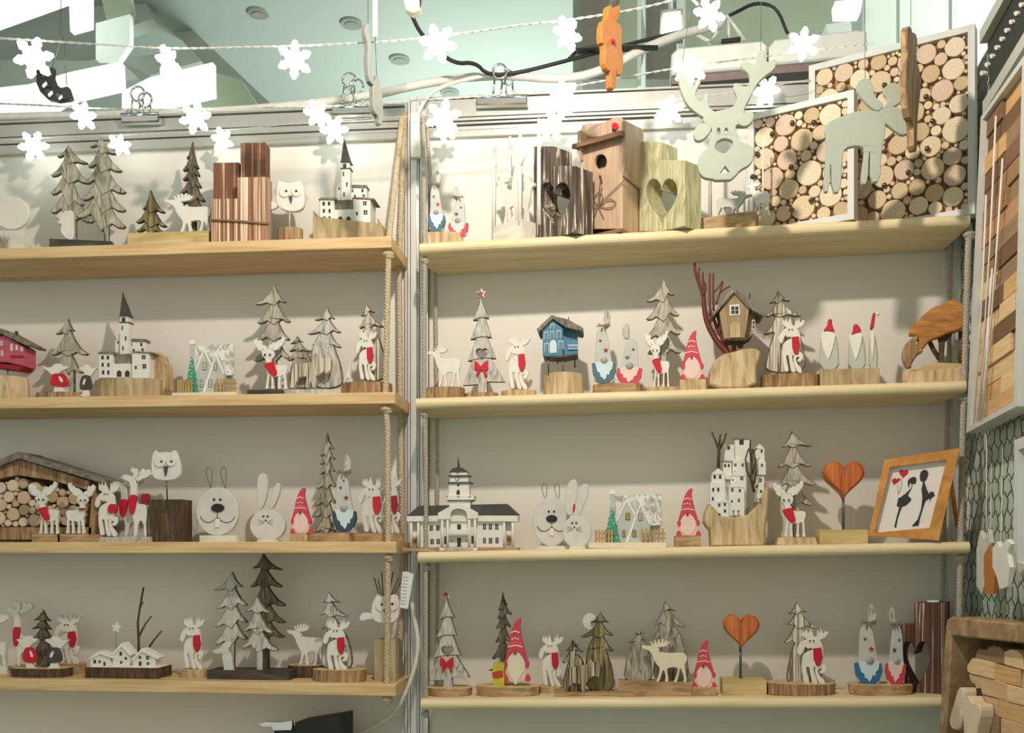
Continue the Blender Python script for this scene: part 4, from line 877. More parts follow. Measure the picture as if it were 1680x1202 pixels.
t = T('heart_candle_holder', 'dark scorched candle holder of two posts with heart cutout, beside the birdhouse', 'candle holder', 'R1', 1145, .13, -42, zm=zC)
heartblocks(t, 'burntgrey', (985, 1145, 1312), (335, 490), (1150, 775, 122, 206), 1060, .045)
t = T('heart_candle_holder', 'pale greenish candle holder of two posts with heart cutout', 'candle holder', 'R1', 405, .13, -42, zm=zD)
heartblocks(t, 'greenwood', (235, 405, 592), (395, 540), (408, 838, 125, 198), 1100, .045)
t = T('birdhouse', 'wooden birdhouse with round hole, twine bow and red ladybird', 'birdhouse', 'R1', 830, .13, -32, zm=zW)
a = lambda x, y, dy=0: t.pt(x, y, dy)
fr = t.prism('front_panel', 'bird', [(610, 1500), (612, 950), (885, 880), (885, 1500)], -.0, .006, holes=[ell(742, 1060, 41, 50)])
t.prism('hole_back', 'hut', rect(690, 1000, 800, 1120), .03, .002)
x0, z0 = a(612, 950); x1, z1_ = a(885, 880); zz = max(z0, z1_)
for nm, xa in (('side_panel', x0), ('side_panel', x1-.006)): t.part(nm, MB().box(xa, xa+.006, .006, .062, 0, zz-.004), 'bird')
t.part('rear_panel', MB().box(x0, x1, .062, .068, 0, zz), 'bird'); t.part('floor_panel', MB().box(x0-.008, x1+.004, -.012, .068, 0, .006), 'birdroof')
t.prism('top_board', 'bird', [(612, 905), (612, 830), (650, 808), (700, 812), (760, 806), (815, 778), (850, 765), (888, 775), (890, 880)], .014, .006, sm=1)
t.prism('side_board', 'bird', [(585, 1000), (588, 860), (606, 852), (608, 900), (606, 1040)], -.012, .06, .001)
t.part('roof_board', MB().hexa([(x0-.006, -.02, zz-.012), (x1+.006, -.02, zz-.012), (x1+.006, -.02, zz-.004), (x0-.006, -.02, zz-.004), (x0-.006, .05, zz+.004), (x1+.006, .05, zz+.004), (x1+.006, .05, zz+.012), (x0-.006, .05, zz+.012)]), 'birdroof')
t.part('wing_board', MB().hexa([(x1+.002, -.004, zz-.075), (x1+.008, -.004, zz-.06), (x1+.008, -.004, zz+.018), (x1+.002, -.004, zz+.018), (x1+.002, .058, zz-.085), (x1+.008, .058, zz-.085), (x1+.008, .058, zz+.022), (x1+.002, .058, zz+.022)]), 'bird')
lb_ = t.disc('ladybird', 'red', 832, 828, 20, .010, .005, ry=26, ch=.001); t.disc('ladybird_head', 'black', 824, 852, 9, .009, .004, par=lb_)
t.rod('perch', 'hut', [(735, 1145, .0), (738, 1150, -.018)], .0024)
m = MB(); zc_ = (985, 1300)
for L in ([(612, 1330), (700, 1380), (800, 1270), (900, 1180)], [(720, 1350), (690, 1300), (740, 1250), (760, 1300), (724, 1350)], [(728, 1350), (800, 1300), (850, 1330), (800, 1370), (728, 1350)], [(722, 1352), (690, 1440)], [(726, 1352), (760, 1430)], [(724, 1350), (735, 1200)], [(724, 1350), (750, 1220)]): t.rod('', '', [(x, y, -.004) for x, y in chaikin(L, 1, False)], .001, mb=m, n=5)
t.part('twine_bow', m, 'twine', None, True)
t = T('forest_scene', 'white deer between thin white birches on a greyish block, before the disc picture', 'ornament', 'R1', 900, .12, -20, zm=zWE)
t.base(120, 1185, 860, ('slabbrown',), .03, 'box')
birch(t, [(300, 1000, -.004), (300, 300, -.004), (310, -700, -.004)], .0036, mat='greypaint'); birch(t, [(980, 880, -.004), (975, 200, -.004), (985, -300, -.004)], .002); birch(t, [(1345, 900, .006), (1345, 300, .006), (1345, -600, .006)], .002, [[(1345, -300, .006), (1290, -420, .006), (1240, -480, .006)], [(1345, -400, .006), (1380, -500, .006), (1390, -620, .006)]])
deer(t, 'C', (420, 380, 1130, 900), -.010, None, flip=True, mat='greypaint'); deer(t, 'C', (1010, 180, 1470, 880), .004, None, mat='white')
def discpicture(label, xr, ytr, xl, g, x_on, seed, nails, w_px):
    t = T('disc_picture', label, 'picture', 'R1', xr, g, -27)
    a1, b1 = t.pt(xr, ytr); a0 = t.pt(xl, ytr)[0]; fw = .011
    t.part('back_board', MB().box(a0+.004, a1-.004, .014, .018, .004, b1-.004), 'log')
    for nm, q in (('frame_bar', (a0, a1, -.004, .022, b1-fw, b1)), ('frame_bar', (a0, a1, -.004, .022, 0, fw)), ('frame_bar', (a0, a0+fw, -.004, .022, fw, b1-fw)), ('frame_bar', (a1-fw, a1, -.004, .022, fw, b1-fw))): t.part(nm, MB().box(*q), 'framegrey')
    A0, A1, B0, B1 = a0+fw, a1-fw, fw, b1-fw
    C = slices(t, t.e, (A0, A1, B0, B1, lambda x, y, r: A0 < x-r*.8 and x+r*.8 < A1 and B0 < y-r*.8 and y+r*.8 < B1), .004, .0205, 260, .007, seed, th=.012, tiny=120)
    for x, y in nails:
        a, b = t.pt(x, y); m = MB(); m.ball((a, -.004, b), .0046, 12, 8); t.part('stud', m, 'stud', None, True)
discpicture('large framed picture of packed log slices, rear one, leaning in the corner', 1600, 40, 1328, .145, 0, 11, [(1452, 141), (1520, 160), (1531, 200), (1522, 245), (1491, 284), (1452, 305)], 0)
discpicture('smaller framed picture of packed log slices, in front of the large one', 1402, 148, 1228, .15, 0, 23, [(1301, 203), (1336, 202), (1268, 221), (1244, 254), (1299, 275), (1236, 291), (1332, 330), (1245, 323), (1300, 345), (1267, 342), (1368, 259)], 0)
# ================================================================== right bay, second board
t = T('deer_ornament', 'plain white deer on a brown slice at the left end, second shelf right bay', 'ornament', 'R2', 290, .1, 0, zm=zH)
t.base(132, 445, 978, ('log', 'cut'), .05); deer(t, 'C', (150, 650, 412, 985), -.006, None)
t = T('tree_ornament', 'white carved fir with heart cutout, red bow and pink star, between two white deer', 'ornament', 'R2', 585, .085, 0, zm=zH)
t.base(448, 710, 1022, ('log', 'cut'), .05); startree(t, (430, 180, 765, 1035), -.006)
t = T('moose_ornament', 'white moose with red scarf on a pale slice, left of the blue stilt house', 'ornament', 'R2', 860, .085, 0, zm=zH)
t.base(735, 1010, 1002, ('logpale', 'cut'), .05); deer(t, 'M', (760, 570, 958, 1005), -.006)
t = T('stilt_house', 'blue wooden house on stilts over a cracked log', 'model house', 'R2', 1220, .09, 0, zm=zH)
t.base(1065, 1380, 860, ('logpale', 'cut'), .07, 'round', taper=.93)
b = t.prism('house', 'bluehouse', [(1058, 735), (1056, 520), (1135, 452), (1215, 520), (1215, 735)], -.026, .05); t.prism('side_bay', 'bluehouse', [(1215, 735), (1215, 500), (1330, 530), (1332, 715)], -.012, .03)
t.prism('roof', 'roofgrey', [(1010, 525), (1125, 415), (1150, 418), (1240, 500), (1375, 520), (1365, 542), (1235, 510), (1135, 445), (1025, 555)], -.032, .062, .001); t.prism('roof_side', 'roofgrey', [(1145, 420), (1260, 450), (1375, 515), (1370, 540), (1240, 505)], -.02, .045, .001)
t.prism('floor_board', 'slate', [(1058, 735), (1215, 735), (1332, 715), (1330, 725), (1215, 750), (1062, 742)], -.027, .045)
for q in ((1072, 550, 1098, 605, (2, 3)), (1120, 545, 1145, 598, (2, 3)), (1172, 540, 1198, 595, (2, 3)), (1075, 640, 1102, 698, (2, 3)), (1185, 622, 1218, 680, (2, 3)), (1120, 488, 1146, 518, (2, 2))):
    f_ = t.box('window_frame', 'lightblue', q[0]-3, q[1]-3, q[2]+3, q[3]+3, -.0268, .001, par=b); windows(t, [q], -.0274, b, 'tealgrey', 'pane')
t.prism('door', 'lightblue', [(1112, 715), (1112, 640), (1125, 615), (1140, 610), (1155, 616), (1168, 640), (1168, 712)], -.0272, .0015, par=b)
m = MB()
for k in range(8): t.box('', '', 1260+k*10, 655, 1263+k*10, 680, -.016, .001, mb=m)
t.box('', '', 1255, 650, 1335, 655, -.016, .0015, mb=m); t.box('', '', 1255, 678, 1335, 682, -.016, .0015, mb=m); t.part('railing', m, 'lightblue')
windows(t, [(1245, 540, 1262, 600), (1275, 545, 1290, 605), (1305, 550, 1318, 608)], -.012, b, 'tealgrey')
for x, y1, d in ((1100, 895, -.02), (1215, 925, -.022), (1172, 800, .01), (1308, 830, .01)): t.rod('stilt', 'rod', [(x, 730, d), (x+4, y1, d)], .0016)
t.rod('chimney_pipe', 'rod', [(1262, 470, 0), (1262, 432, 0)], .001)
t = T('gnome_pair', 'two tall white gnomes, blue robe left and red robe right, beside the blue house', 'gnome', 'R2', 300, .085, 0, zm=zI)
t.base(108, 500, 1000, ('slabbrown', 'cut'), .05)
tallgnome(t, (100, 410, 290, 1005), -.008, 'tealgrey', 'lightblue', ('darkred', 'slate')); tallgnome(t, (295, 520, 500, 1020), -.012, 'hatred', 'palepink', ('tealgrey', 'slate'), flip=True, knot=False)
t = T('deer_ornament', 'white deer with red scarf before a grey fir, right of the gnome pair', 'ornament', 'R2', 640, .08, 0, zm=zI)
t.base(515, 780, 1025, ('logpale', 'cut'), .045)
tree(t, 'mossgrey', (668, 178), [(530, 352, 752, 300), (530, 492, 790, 460), (520, 640, 800, 605), (540, 760, 805, 752)], (635, 690, 700, 1030), .006)
deer(t, 'A', (515, 590, 715, 1030), -.01)
t = T('gnome_figure', 'red hatted gnome on a pale block beside the tree house', 'gnome', 'R2', 895, .09, 0, zm=zI)
t.base(795, 1000, 970, ('logpale', 'cut'), .035, 'box'); gnome(t, (792, 582, 995, 1050), -.008)
t = T('tree_house', 'brown tree house on red branches over a cut log', 'model house', 'R2', 1230, .085, 0, zm=zI)
t.prism('log', 'logpale', [(1032, 1040), (1035, 900), (1060, 830), (1130, 770), (1230, 750), (1330, 720), (1430, 735), (1425, 800), (1395, 860), (1400, 1040)], -.03, .06, .003, sm=1)
tr = t.rod('trunk_branch', 'redtwig', chaikin([(1195, 840, -.012), (1180, 770, -.01), (1090, 680, -.008), (1010, 540, -.006), (985, 420, -.004), (980, 320, -.004)], 1, False), .0062, r1=.0036)
for L, r in (([(980, 320), (945, 220), (915, 130), (910, 55)], .003), ([(982, 330), (950, 220), (938, 140), (950, 90)], .0024), ([(985, 310), (975, 200), (975, 130)], .0024), ([(990, 300), (1005, 250), (965, 160)], .0018), ([(1030, 470), (1028, 300), (1030, 135)], .0022), ([(1060, 430), (1055, 280), (1058, 135)], .0022), ([(1055, 290), (1100, 250), (1130, 195)], .0018), ([(1080, 380), (1110, 280), (1135, 200)], .0018), ([(1110, 290), (1150, 255), (1190, 238)], .0016), ([(1110, 620), (1100, 480), (1060, 430)], .0032), ([(1180, 760), (1110, 620), (1040, 450), (1030, 400)], .0034), ([(1215, 820), (1220, 740), (1220, 660)], .005)):
    t.rod('twig', 'redtwig', chaikin([(x, y, -.004) for x, y in L], 1, False), r, r1=r*.65, par=tr)
b = t.prism('house', 'hut', [(1145, 650), (1105, 440), (1218, 275), (1340, 410), (1305, 640)], -.026, .05)
t.prism('side_wall', 'hut', [(1305, 640), (1340, 410), (1395, 440), (1360, 620)], -.008, .03)
t.prism('roof', 'roofgrey', [(1040, 462), (1200, 262), (1222, 258), (1250, 265), (1465, 460), (1445, 472), (1330, 405), (1220, 285), (1060, 472)], -.032, .064, .001)
t.prism('floor_board', 'logdark', [(1145, 648), (1310, 640), (1362, 618), (1365, 630), (1312, 662), (1150, 662)], -.027, .045)
wf = t.prism('window_frame', 'white', [(1185, 385), (1262, 378), (1268, 462), (1190, 468)], -.0275, .002, par=b); windows(t, [(1196, 392, 1258, 456, (2, 2))], -.0278, b, 'window', 'pane')
t.prism('door', 'logpale', [(1190, 640), (1190, 545), (1210, 520), (1240, 512), (1265, 535), (1268, 638)], -.0275, .002, par=b); wf = t.box('window_frame', 'white', 1362, 500, 1385, 580, -.011, .002); windows(t, [(1366, 506, 1382, 574, (2, 2))], -.011, wf, 'window', 'pane')
t.rod('chimney_pipe', 'rod', [(1342, 340, 0), (1345, 290, 0)], .001); t.rod('post', 'logdark', [(1270, 650, 0), (1270, 720, 0)], .005)
t = T('moose_ornament', 'white moose with red scarf before a striped fir on a long slice, beside the santas', 'ornament', 'R2', 300, .08, 0, zm=zJ)
t.base(82, 520, 870, ('log', 'cut'), .06, 'slice')
humptree(t, 'stripe', (212, 255), [(150, 345, 305, 330), (118, 445, 385, 442), (108, 575, 330, 540)], [(115, 870), (125, 760), (180, 560), (240, 480), (330, 480), (380, 600), (415, 720), (415, 870)])
deer(t, 'M', (215, 455, 410, 870), -.01)
t = T('santa_trio', 'three pale santa boards with red caps on a greenish block', 'ornament', 'R2', 760, .095, -8, zm=zJ)
t.base(525, 968, 838, ('olivelog',), .05, 'box')
def santa(t, x0, x1, yt, dy, cap):
    w = x1-x0; b = t.prism('body', 'mossgrey' if False else 'greypaint', [(x0-8, 850), (x0-4, 650), (x0+w*.1, 580), (x0+w*.5, 545), (x0+w*.95, 570), (x1+22, 680), (x1+26, 850)], dy, .012, .002, sm=1)
    t.prism('beard', 'white', [(x0, 572), (x0+w*.5, 552), (x1, 570), (x1-w*.1, 650), (x0+w*.55, 770), (x0+w*.45, 770), (x0+w*.08, 660)], dy-.002, .003, .0006, sm=1, par=b)
    c = t.prism('cap', 'red', cap, dy-.003, .013, .001, sm=1, par=b)
santa(t, 528, 642, 465, -.012, [(545, 560), (585, 505), (582, 480), (592, 466), (612, 468), (616, 490), (612, 505), (640, 572), (595, 560)])
santa(t, 742, 842, 505, -.012, [(750, 592), (775, 540), (772, 512), (790, 504), (815, 515), (838, 568), (800, 572)])
santa(t, 898, 932, 420, -.012, [(898, 540), (910, 470), (918, 425), (930, 418), (938, 430), (932, 480), (930, 520), (915, 540)])
m = MB(); a, z = t.pt(955, 432, -.004); m.ball((a, -.004, z), .003); t.part('pompom', m, 'white', None, True)
t = T('tree_sculpture', 'amber wooden tree crown with dark trunk and brown animal on stacked slabs', 'sculpture', 'R2', 1400, .085, -12, zm=zJ)
t.base(1140, 1590, 845, ('logpale', 'cut'), .05, 'box'); t.prism('upper_slab', 'slabtan', [(1200, 848), (1380, 792), (1600, 800), (1600, 850)], -.02, .045)
t.prism('crown', 'crown', [(1185, 590), (1190, 550), (1215, 510), (1260, 475), (1310, 420), (1370, 375), (1440, 360), (1480, 325), (1530, 322), (1560, 345), (1610, 355), (1625, 430), (1605, 510), (1560, 555), (1480, 570), (1420, 600), (1340, 625), (1300, 680), (1270, 690), (1230, 680), (1255, 640), (1250, 600), (1215, 585)], -.016, .016, .002, sm=1)
tk = t.prism('trunk', 'logdark', [(1408, 800), (1412, 640), (1398, 600), (1450, 580), (1520, 560), (1500, 590), (1455, 640), (1445, 800)], -.004, .012, .001); t.rod('root_branch', 'logdark', [(1340, 640, .004), (1370, 700, .004), (1415, 770, .004)], .004, par=tk); t.rod('rear_stem', 'logdark', [(1572, 560, .006), (1572, 800, .006)], .004, par=tk)
t.prism('animal', 'log', [(1160, 830), (1155, 800), (1132, 770), (1135, 700), (1160, 650), (1210, 610), (1240, 590), (1260, 610), (1235, 640), (1240, 670), (1290, 685), (1290, 710), (1250, 730), (1205, 800), (1205, 830)], -.022, .014, .002, sm=1)
# ================================================================== right bay, third board
t = T('town_hall_model', 'white town hall model with clock tower and dark roofs, with name plate', 'model house', 'R3', 500, .105, 0, zm=zM)
t.base(50, 955, 998, ('slabbrown',), .055, 'box', dyc=-.004)
main = t.box('main_block', 'white', 190, 765, 850, 995, -.012, .03); en = t.prism('entablature', 'white', rect(85, 745, 955, 792), -.018, .045)
t.prism('roof', 'slate', [(82, 750), (175, 670), (415, 664), (415, 745)], -.018, .045); t.prism('roof', 'slate', [(590, 742), (590, 660), (870, 654), (962, 738)], -.018, .045)
pf = t.prism('pediment', 'white', [(328, 740), (330, 725), (485, 640), (642, 722), (642, 768), (560, 772), (558, 740), (545, 710), (515, 695), (480, 690), (445, 700), (428, 725), (425, 775), (330, 775)], -.027, .03)
t.prism('arch_recess', 'offwhite', [(425, 860), (425, 735), (445, 703), (485, 692), (525, 700), (558, 735), (558, 860)], -.014, .003); t.prism('portal_back', 'white', rect(345, 770, 635, 995), -.0145, .01)
for x in (362, 405, 575, 620): t.rod('column', 'white', [(x, 995, -.024), (x, 772, -.024)], .0022, n=10)
for x in (118, 175, 850, 918): t.rod('column', 'white', [(x, 995, -.014), (x, 790, -.014)], .0024, n=10)
t.box('balcony', 'white', 415, 862, 565, 892, -.026, .014); t.box('canopy', 'white_soft', 415, 890, 562, 902, -.025, .012)
windows(t, [(263, 822, 290, 866, (2, 3)), (313, 822, 340, 866, (2, 3)), (215, 825, 232, 866, (1, 3)), (268, 930, 298, 972, (2, 3)), (316, 928, 345, 972, (2, 3)), (222, 932, 240, 972, (1, 3)), (682, 810, 708, 858, (2, 3)), (728, 810, 756, 858, (2, 3)), (778, 810, 806, 858, (2, 3)), (682, 920, 708, 966, (2, 3)), (728, 920, 758, 968, (2, 3)), (780, 918, 808, 966, (2, 3))], -.012, main)
windows(t, [(480, 815, 510, 855), (480, 922, 510, 990), (378, 910, 398, 970), (592, 905, 612, 966), (435, 942, 450, 948), (545, 940, 560, 946)], -.0147, main); windows(t, [(130, 920, 165, 995), (870, 905, 905, 982)], -.004, main, 'hut', 'porch_door')
for x in (145, 885): t.box('porch_wall', 'offwhite', x-28, 790, x+28, 995, -.004, .02)
for x, y in ((128, 880), (870, 868)): t.box('railing', 'white', x, y, x+36, y+24, -.016, .002)
tw = t.box('tower_base', 'white', 420, 620, 585, 720, -.012, .024); t.box('tower_balcony', 'white', 390, 588, 612, 622, -.016, .032); t.box('tower_ledge', 'slate', 400, 618, 602, 630, -.0155, .031)
t.box('tower', 'white', 415, 490, 575, 600, -.011, .022); t.box('tower_roof_edge', 'slate', 405, 482, 592, 493, -.014, .028); t.box('clock_stage', 'white', 424, 438, 568, 484, -.01, .02); t.box('tower_roof_edge', 'slate', 410, 428, 578, 439, -.013, .026); t.box('lantern', 'white', 432, 402, 560, 430, -.009, .018)
t.prism('dome', 'slate', [(418, 404), (440, 375), (480, 364), (520, 370), (565, 402)], -.011, .022, .001); t.rod('spire', 'slate', [(494, 370, 0), (488, 320, 0), (485, 285, 0)], .0022, r1=.0004)
c = t.disc('clock', 'slate', 481, 456, 16, -.0108, .001); t.disc('clock_face', 'white', 481, 456, 12, -.0112, .001, par=c); t.rod('clock_hand', 'black', [(481, 456, -.0118), (492, 452, -.0118)], .0003, par=c, n=4); t.rod('clock_hand', 'black', [(481, 456, -.0118), (483, 447, -.0118)], .0003, par=c, n=4)
t.disc('round_window', 'window', 488, 508, 9, -.0116, .001); t.prism('arched_window', 'window', [(474, 580), (476, 552), (488, 540), (500, 552), (503, 580)], -.0116, .001); t.disc('round_window', 'window', 484, 411, 6, -.0096, .001)
for x in (390, 480, 570): t.box('balcony_slot', 'window', x, 592, x+5, 606, -.0166, .001); t.box('balcony_slot', 'window', x+12, 592, x+17, 606, -.0166, .001)
pl = t.box('name_plate', 'cream', 340, 1000, 638, 1022, -.0335, .002)
fc = bpy.data.curves.new('plate_text', 'FONT'); fc.body = 'Мінск, Гарадская ратуша'; fc.size = .0042; fc.align_x = 'CENTER'; fc.extrude = .0001
fo = bpy.data.objects.new('tmp', fc); COL.objects.link(fo); dg = bpy.context.evaluated_depsgraph_get(); me = bpy.data.meshes.new_from_object(fo.evaluated_get(dg)); bpy.data.objects.remove(fo)
me.materials.clear(); me.materials.append(MATS['ink']); to = bpy.data.objects.new('plate_lettering', me); COL.objects.link(to); to.parent = pl; a, b_ = t.pt(489, 1017, -.0337); to.location = (a, -.0338, b_); to.rotation_euler = (math.pi/2, 0, 0)
t = T('rabbit_ornament', 'large round white rabbit face with black nose and wire ears, beside the town hall', 'rabbit', 'R3', 1225, .075, 0, zm=zM)
dogface(t, 1222, 795, 145, 195, 985)
t = T('rabbit_figure', 'white rabbit board with red inner ear leaning before the big rabbit face', 'rabbit', 'R3', 1420, .105, 0, zm=zM)
bunny(t, [(1335, 740), (1328, 620), (1345, 500), (1390, 455), (1425, 470), (1432, 560), (1405, 680), (1390, 745)], [(1420, 745), (1430, 600), (1460, 505), (1500, 490), (1520, 530), (1500, 620), (1450, 740)], 1425, 875, 115, 128, 1400, 808, [(1390, 725), (1392, 665), (1402, 652), (1412, 662), (1408, 705), (1398, 728)], 990)
t = T('snow_house', 'grey snowy house with yellow windows and green fir, third shelf right bay', 'model house', 'R3', 380, .1, 0, zm=zN)
snowhouse(t, 0, 0, 1.0, 'teal', True)
t = T('gnome_figure', 'red hatted gnome on a brown block beside the hill village', 'gnome', 'R3', 860, .1, 0, zm=zN)
t.base(755, 962, 905, ('slabbrown', 'cut'), .035, 'box'); gnome(t, (758, 528, 965, 985), -.01)
t = T('village_ornament', 'hill village of many small white houses on a tall log with twigs', 'model house', 'R3', 1230, .09, 0, zm=zN)
t.prism('log', 'logpale', [(1045, 985), (1040, 860), (1010, 830), (990, 790), (1000, 720), (1030, 650), (1110, 740), (1200, 760), (1330, 740), (1420, 660), (1470, 540), (1490, 480), (1500, 560), (1490, 680), (1470, 850), (1462, 985)], -.026, .055, .003)
def wh(x0, x1, y0, y1, dy, roof='g', wins=(), dp=.016):
    b = t.box('house', 'white', x0, y0, x1, y1, dy, dp); xm = (x0+x1)/2
    if roof == 'g': t.prism('gable_roof', 'white', [(x0-4, y0+4), (xm, y0-(x1-x0)*.42), (x1+4, y0+4)], dy-.001, dp+.002, par=b)
    elif roof == 's': t.prism('shed_roof', 'roofgrey', [(x0-4, y0+3), (x0-4, y0-6), (x1+4, y0-2), (x1+4, y0+5)], dy-.002, dp+.004, par=b)
    windows(t, wins, dy, b)
wh(1228, 1345, 140, 330, .004, 's', [(1262, 148, 1296, 188)]); wh(1145, 1222, 190, 330, .006, '', [(1168, 196, 1188, 226)]); wh(1385, 1460, 215, 420, -.002, 'g', [(1430, 228, 1446, 250), (1390, 390, 1405, 410)])
wh(1135, 1202, 318, 460, -.004, 's', [(1142, 340, 1158, 364), (1172, 340, 1186, 364)]); wh(1208, 1320, 305, 450, -.002, '', [(1222, 335, 1240, 360, (2, 2)), (1278, 335, 1298, 362, (2, 2)), (1222, 396, 1238, 416)]); wh(1405, 1470, 320, 425, -.008, '', [(1432, 338, 1450, 362, (2, 2))])
wh(1390, 1458, 425, 640, -.004, 's', [(1420, 450, 1440, 484, (2, 2)), (1392, 505, 1408, 526), (1424, 545, 1440, 566), (1420, 610, 1436, 632)]); wh(1195, 1318, 430, 700, -.010, 'g', [(1268, 438, 1294, 468, (2, 2)), (1205, 460, 1216, 472)])
wh(1045, 1148, 415, 485, -.016, 'g', [(1058, 426, 1078, 455), (1102, 426, 1120, 455)], .02); wh(1032, 1150, 485, 735, -.018, '', [(1048, 528, 1064, 556), (1088, 526, 1104, 556), (1046, 600, 1060, 628), (1044, 688, 1060, 722)], .02)
wh(1180, 1302, 520, 748, -.021, 'g', [(1196, 528, 1218, 558, (2, 2)), (1258, 538, 1274, 560), (1250, 612, 1268, 642, (2, 2)), (1196, 626, 1210, 642)], .018); wh(1098, 1180, 640, 765, -.024, 'g', [(1096, 652, 1112, 676), (1140, 648, 1156, 670), (1140, 698, 1158, 722), (1098, 728, 1114, 762)], .014)
tw = t.rod('twig', 'twig', [(1095, 420, -.006), (1100, 260, -.006), (1102, 190, -.006)], .0032, r1=.0026)
for L in ([(1102, 230), (1075, 160), (1045, 85)], [(1104, 190), (1112, 105)], [(1108, 220), (1140, 160), (1160, 98)]): t.rod('twig', 'twig', [(x, y, -.006) for x, y in L], .0022, r1=.0016, par=tw)
for L, r in (([(1380, 560), (1355, 470), (1360, 340), (1365, 220)], .0026), ([(1365, 480), (1320, 400), (1310, 300), (1335, 220)], .0018), ([(1360, 330), (1345, 230), (1350, 150)], .002), ([(1375, 500), (1395, 400), (1390, 290)], .0016), ([(1362, 260), (1400, 215)], .0016), ([(1370, 420), (1385, 330), (1380, 230)], .0016)): t.rod('twig', 'twig', [(x, y, -.018) for x, y in L], r, r1=r*.7)
m = MB()
for x in (1215, 1255, 1325, 1385, 1425): y = 745-max(0, x-1300)*.75; t.rod('', '', [(x, y, -.028), (x, y-38, -.028)], .0008, mb=m, n=5); t.rod('', '', [(x-10, y-34, -.028), (x+12, y-38, -.028)], .0008, mb=m, n=5)
t.part('fence_posts', m, 'twig')
t = T('deer_ornament', 'white deer with red scarf before a pale fir, right of the hill village', 'ornament', 'R3', 310, .085, 0, zm=zO)
t.base(160, 475, 938, ('logpale', 'cut'), .05, 'box', taper=.88)
tree(t, 'mossgrey', (278, 122), [(200, 245, 440, 240), (170, 395, 430, 390), (165, 540, 460, 530), (180, 640, 440, 685)], (290, 335, 620, 940), .006)
deer(t, 'A', (128, 508, 386, 935), -.012)
def hearton(t, x, y, r, base, rod_y, split=True, sx=1.0):
    L = [(x+(px-x)*sx, py) for px, py in heart(x, y, r, 44)]
    m = MB(); n = 44; p = t.pts(L, -.012); q = t.pts([(x+(px-x)*.86, y+(py-y)*.86) for px, py in L], -.017)
    V = [(a, -.012, b) for a, b in p]+[(a, -.018, b) for a, b in q]+[(a, .010, b) for a, b in p]+[(a, .016, b) for a, b in q]
    FS = [(n+i, i, (i+1) % n, n+(i+1) % n) for i in range(n)]+[(i, 2*n+i, 2*n+(i+1) % n, (i+1) % n) for i in range(n)]+[(2*n+i, 3*n+i, 3*n+(i+1) % n, 2*n+(i+1) % n) for i in range(n)]+[tuple(range(n, 2*n)), tuple(range(3*n, 4*n))[::-1]]
    m.add(V, FS); h = t.part('heart', m, 'orangewood')
    if split: t.rod('heart_groove', 'log', [(x, y-r*.5, -.0182), (x, y+r*.95, -.0178)], .0006, par=h, n=4)
    t.rod('rod', 'rod', [(x-8, y+r*.9, 0), (x-8, rod_y, 0)], .0022, n=8)
    t.base(*base, ('slabtan',), .05, 'box')
t = T('heart_ornament', 'orange wooden heart on a rod beside the framed couple', 'heart', 'R3', 670, .085, 0, zm=zO)
hearton(t, 678, 478, 155, (488, 858, 880), 890)
t = T('picture_frame', 'amber wooden frame with black silhouettes of a kissing couple and red balloons', 'picture', 'R3', 1150, .125, -17, zm=zO)
OUT = [(862, 925), (985, 345), (1562, 255), (1400, 962)]; INN = [(905, 905), (1030, 402), (1460, 345), (1330, 865)]
o4 = t.pts(OUT, -.012); i4 = t.pts(INN, -.012)
o4 = [(a, max(b, .0015)) for a, b in o4]
for k in range(4):
    j = (k+1) % 4; t.part('frame_bar', MB().prism([o4[k], o4[j], i4[j], i4[k]], -.012, .010), 'amberwood')
pp = t.part('paper', MB().prism(i4, -.002, .002), 'paper'); dy = -.0028
K = lambda nm, mt, L, sm=0: t.prism(nm, mt, L, dy, .0009, 0, sm=sm, par=pp)
K('woman_silhouette', 'ink', [(1060, 860), (1075, 865), (1085, 800), (1105, 740), (1120, 705), (1150, 695), (1190, 655), (1188, 640), (1165, 620), (1172, 600), (1195, 560), (1200, 530), (1222, 530), (1230, 500), (1225, 480), (1205, 475), (1175, 490), (1162, 510), (1165, 545), (1172, 560), (1180, 520), (1195, 535), (1190, 560), (1150, 600), (1110, 630), (1090, 640), (1078, 700), (1098, 708), (1075, 790)])
K('man_silhouette', 'ink', [(1192, 855), (1245, 850), (1258, 790), (1285, 700), (1300, 660), (1330, 640), (1332, 668), (1342, 640), (1370, 620), (1360, 590), (1335, 590), (1325, 605), (1305, 560), (1290, 515), (1310, 490), (1322, 450), (1310, 425), (1285, 420), (1262, 440), (1255, 470), (1258, 505), (1280, 515), (1268, 570), (1275, 640), (1265, 720), (1240, 800), (1205, 840)])
t.prism('heart_balloon', 'red', [(x+(y-445)*-.12, y) for x, y in heart(1132, 448, 36)], dy, .0009, 0, par=pp); t.prism('heart_balloon', 'red', [(x+(y-505)*-.5, y) for x, y in heart(1072, 508, 30)], dy, .0009, 0, par=pp)
t.rod('balloon_string', 'ink', [(1118, 484, dy), (1112, 560, dy), (1090, 610, dy)], .0003, par=pp, n=4); t.rod('balloon_string', 'ink', [(1085, 535, dy), (1088, 600, dy)], .0003, par=pp, n=4)
t.rod('stand_leg', 'amberwood', [(1480, 420, .012), (1540, 850, .075)], .004)
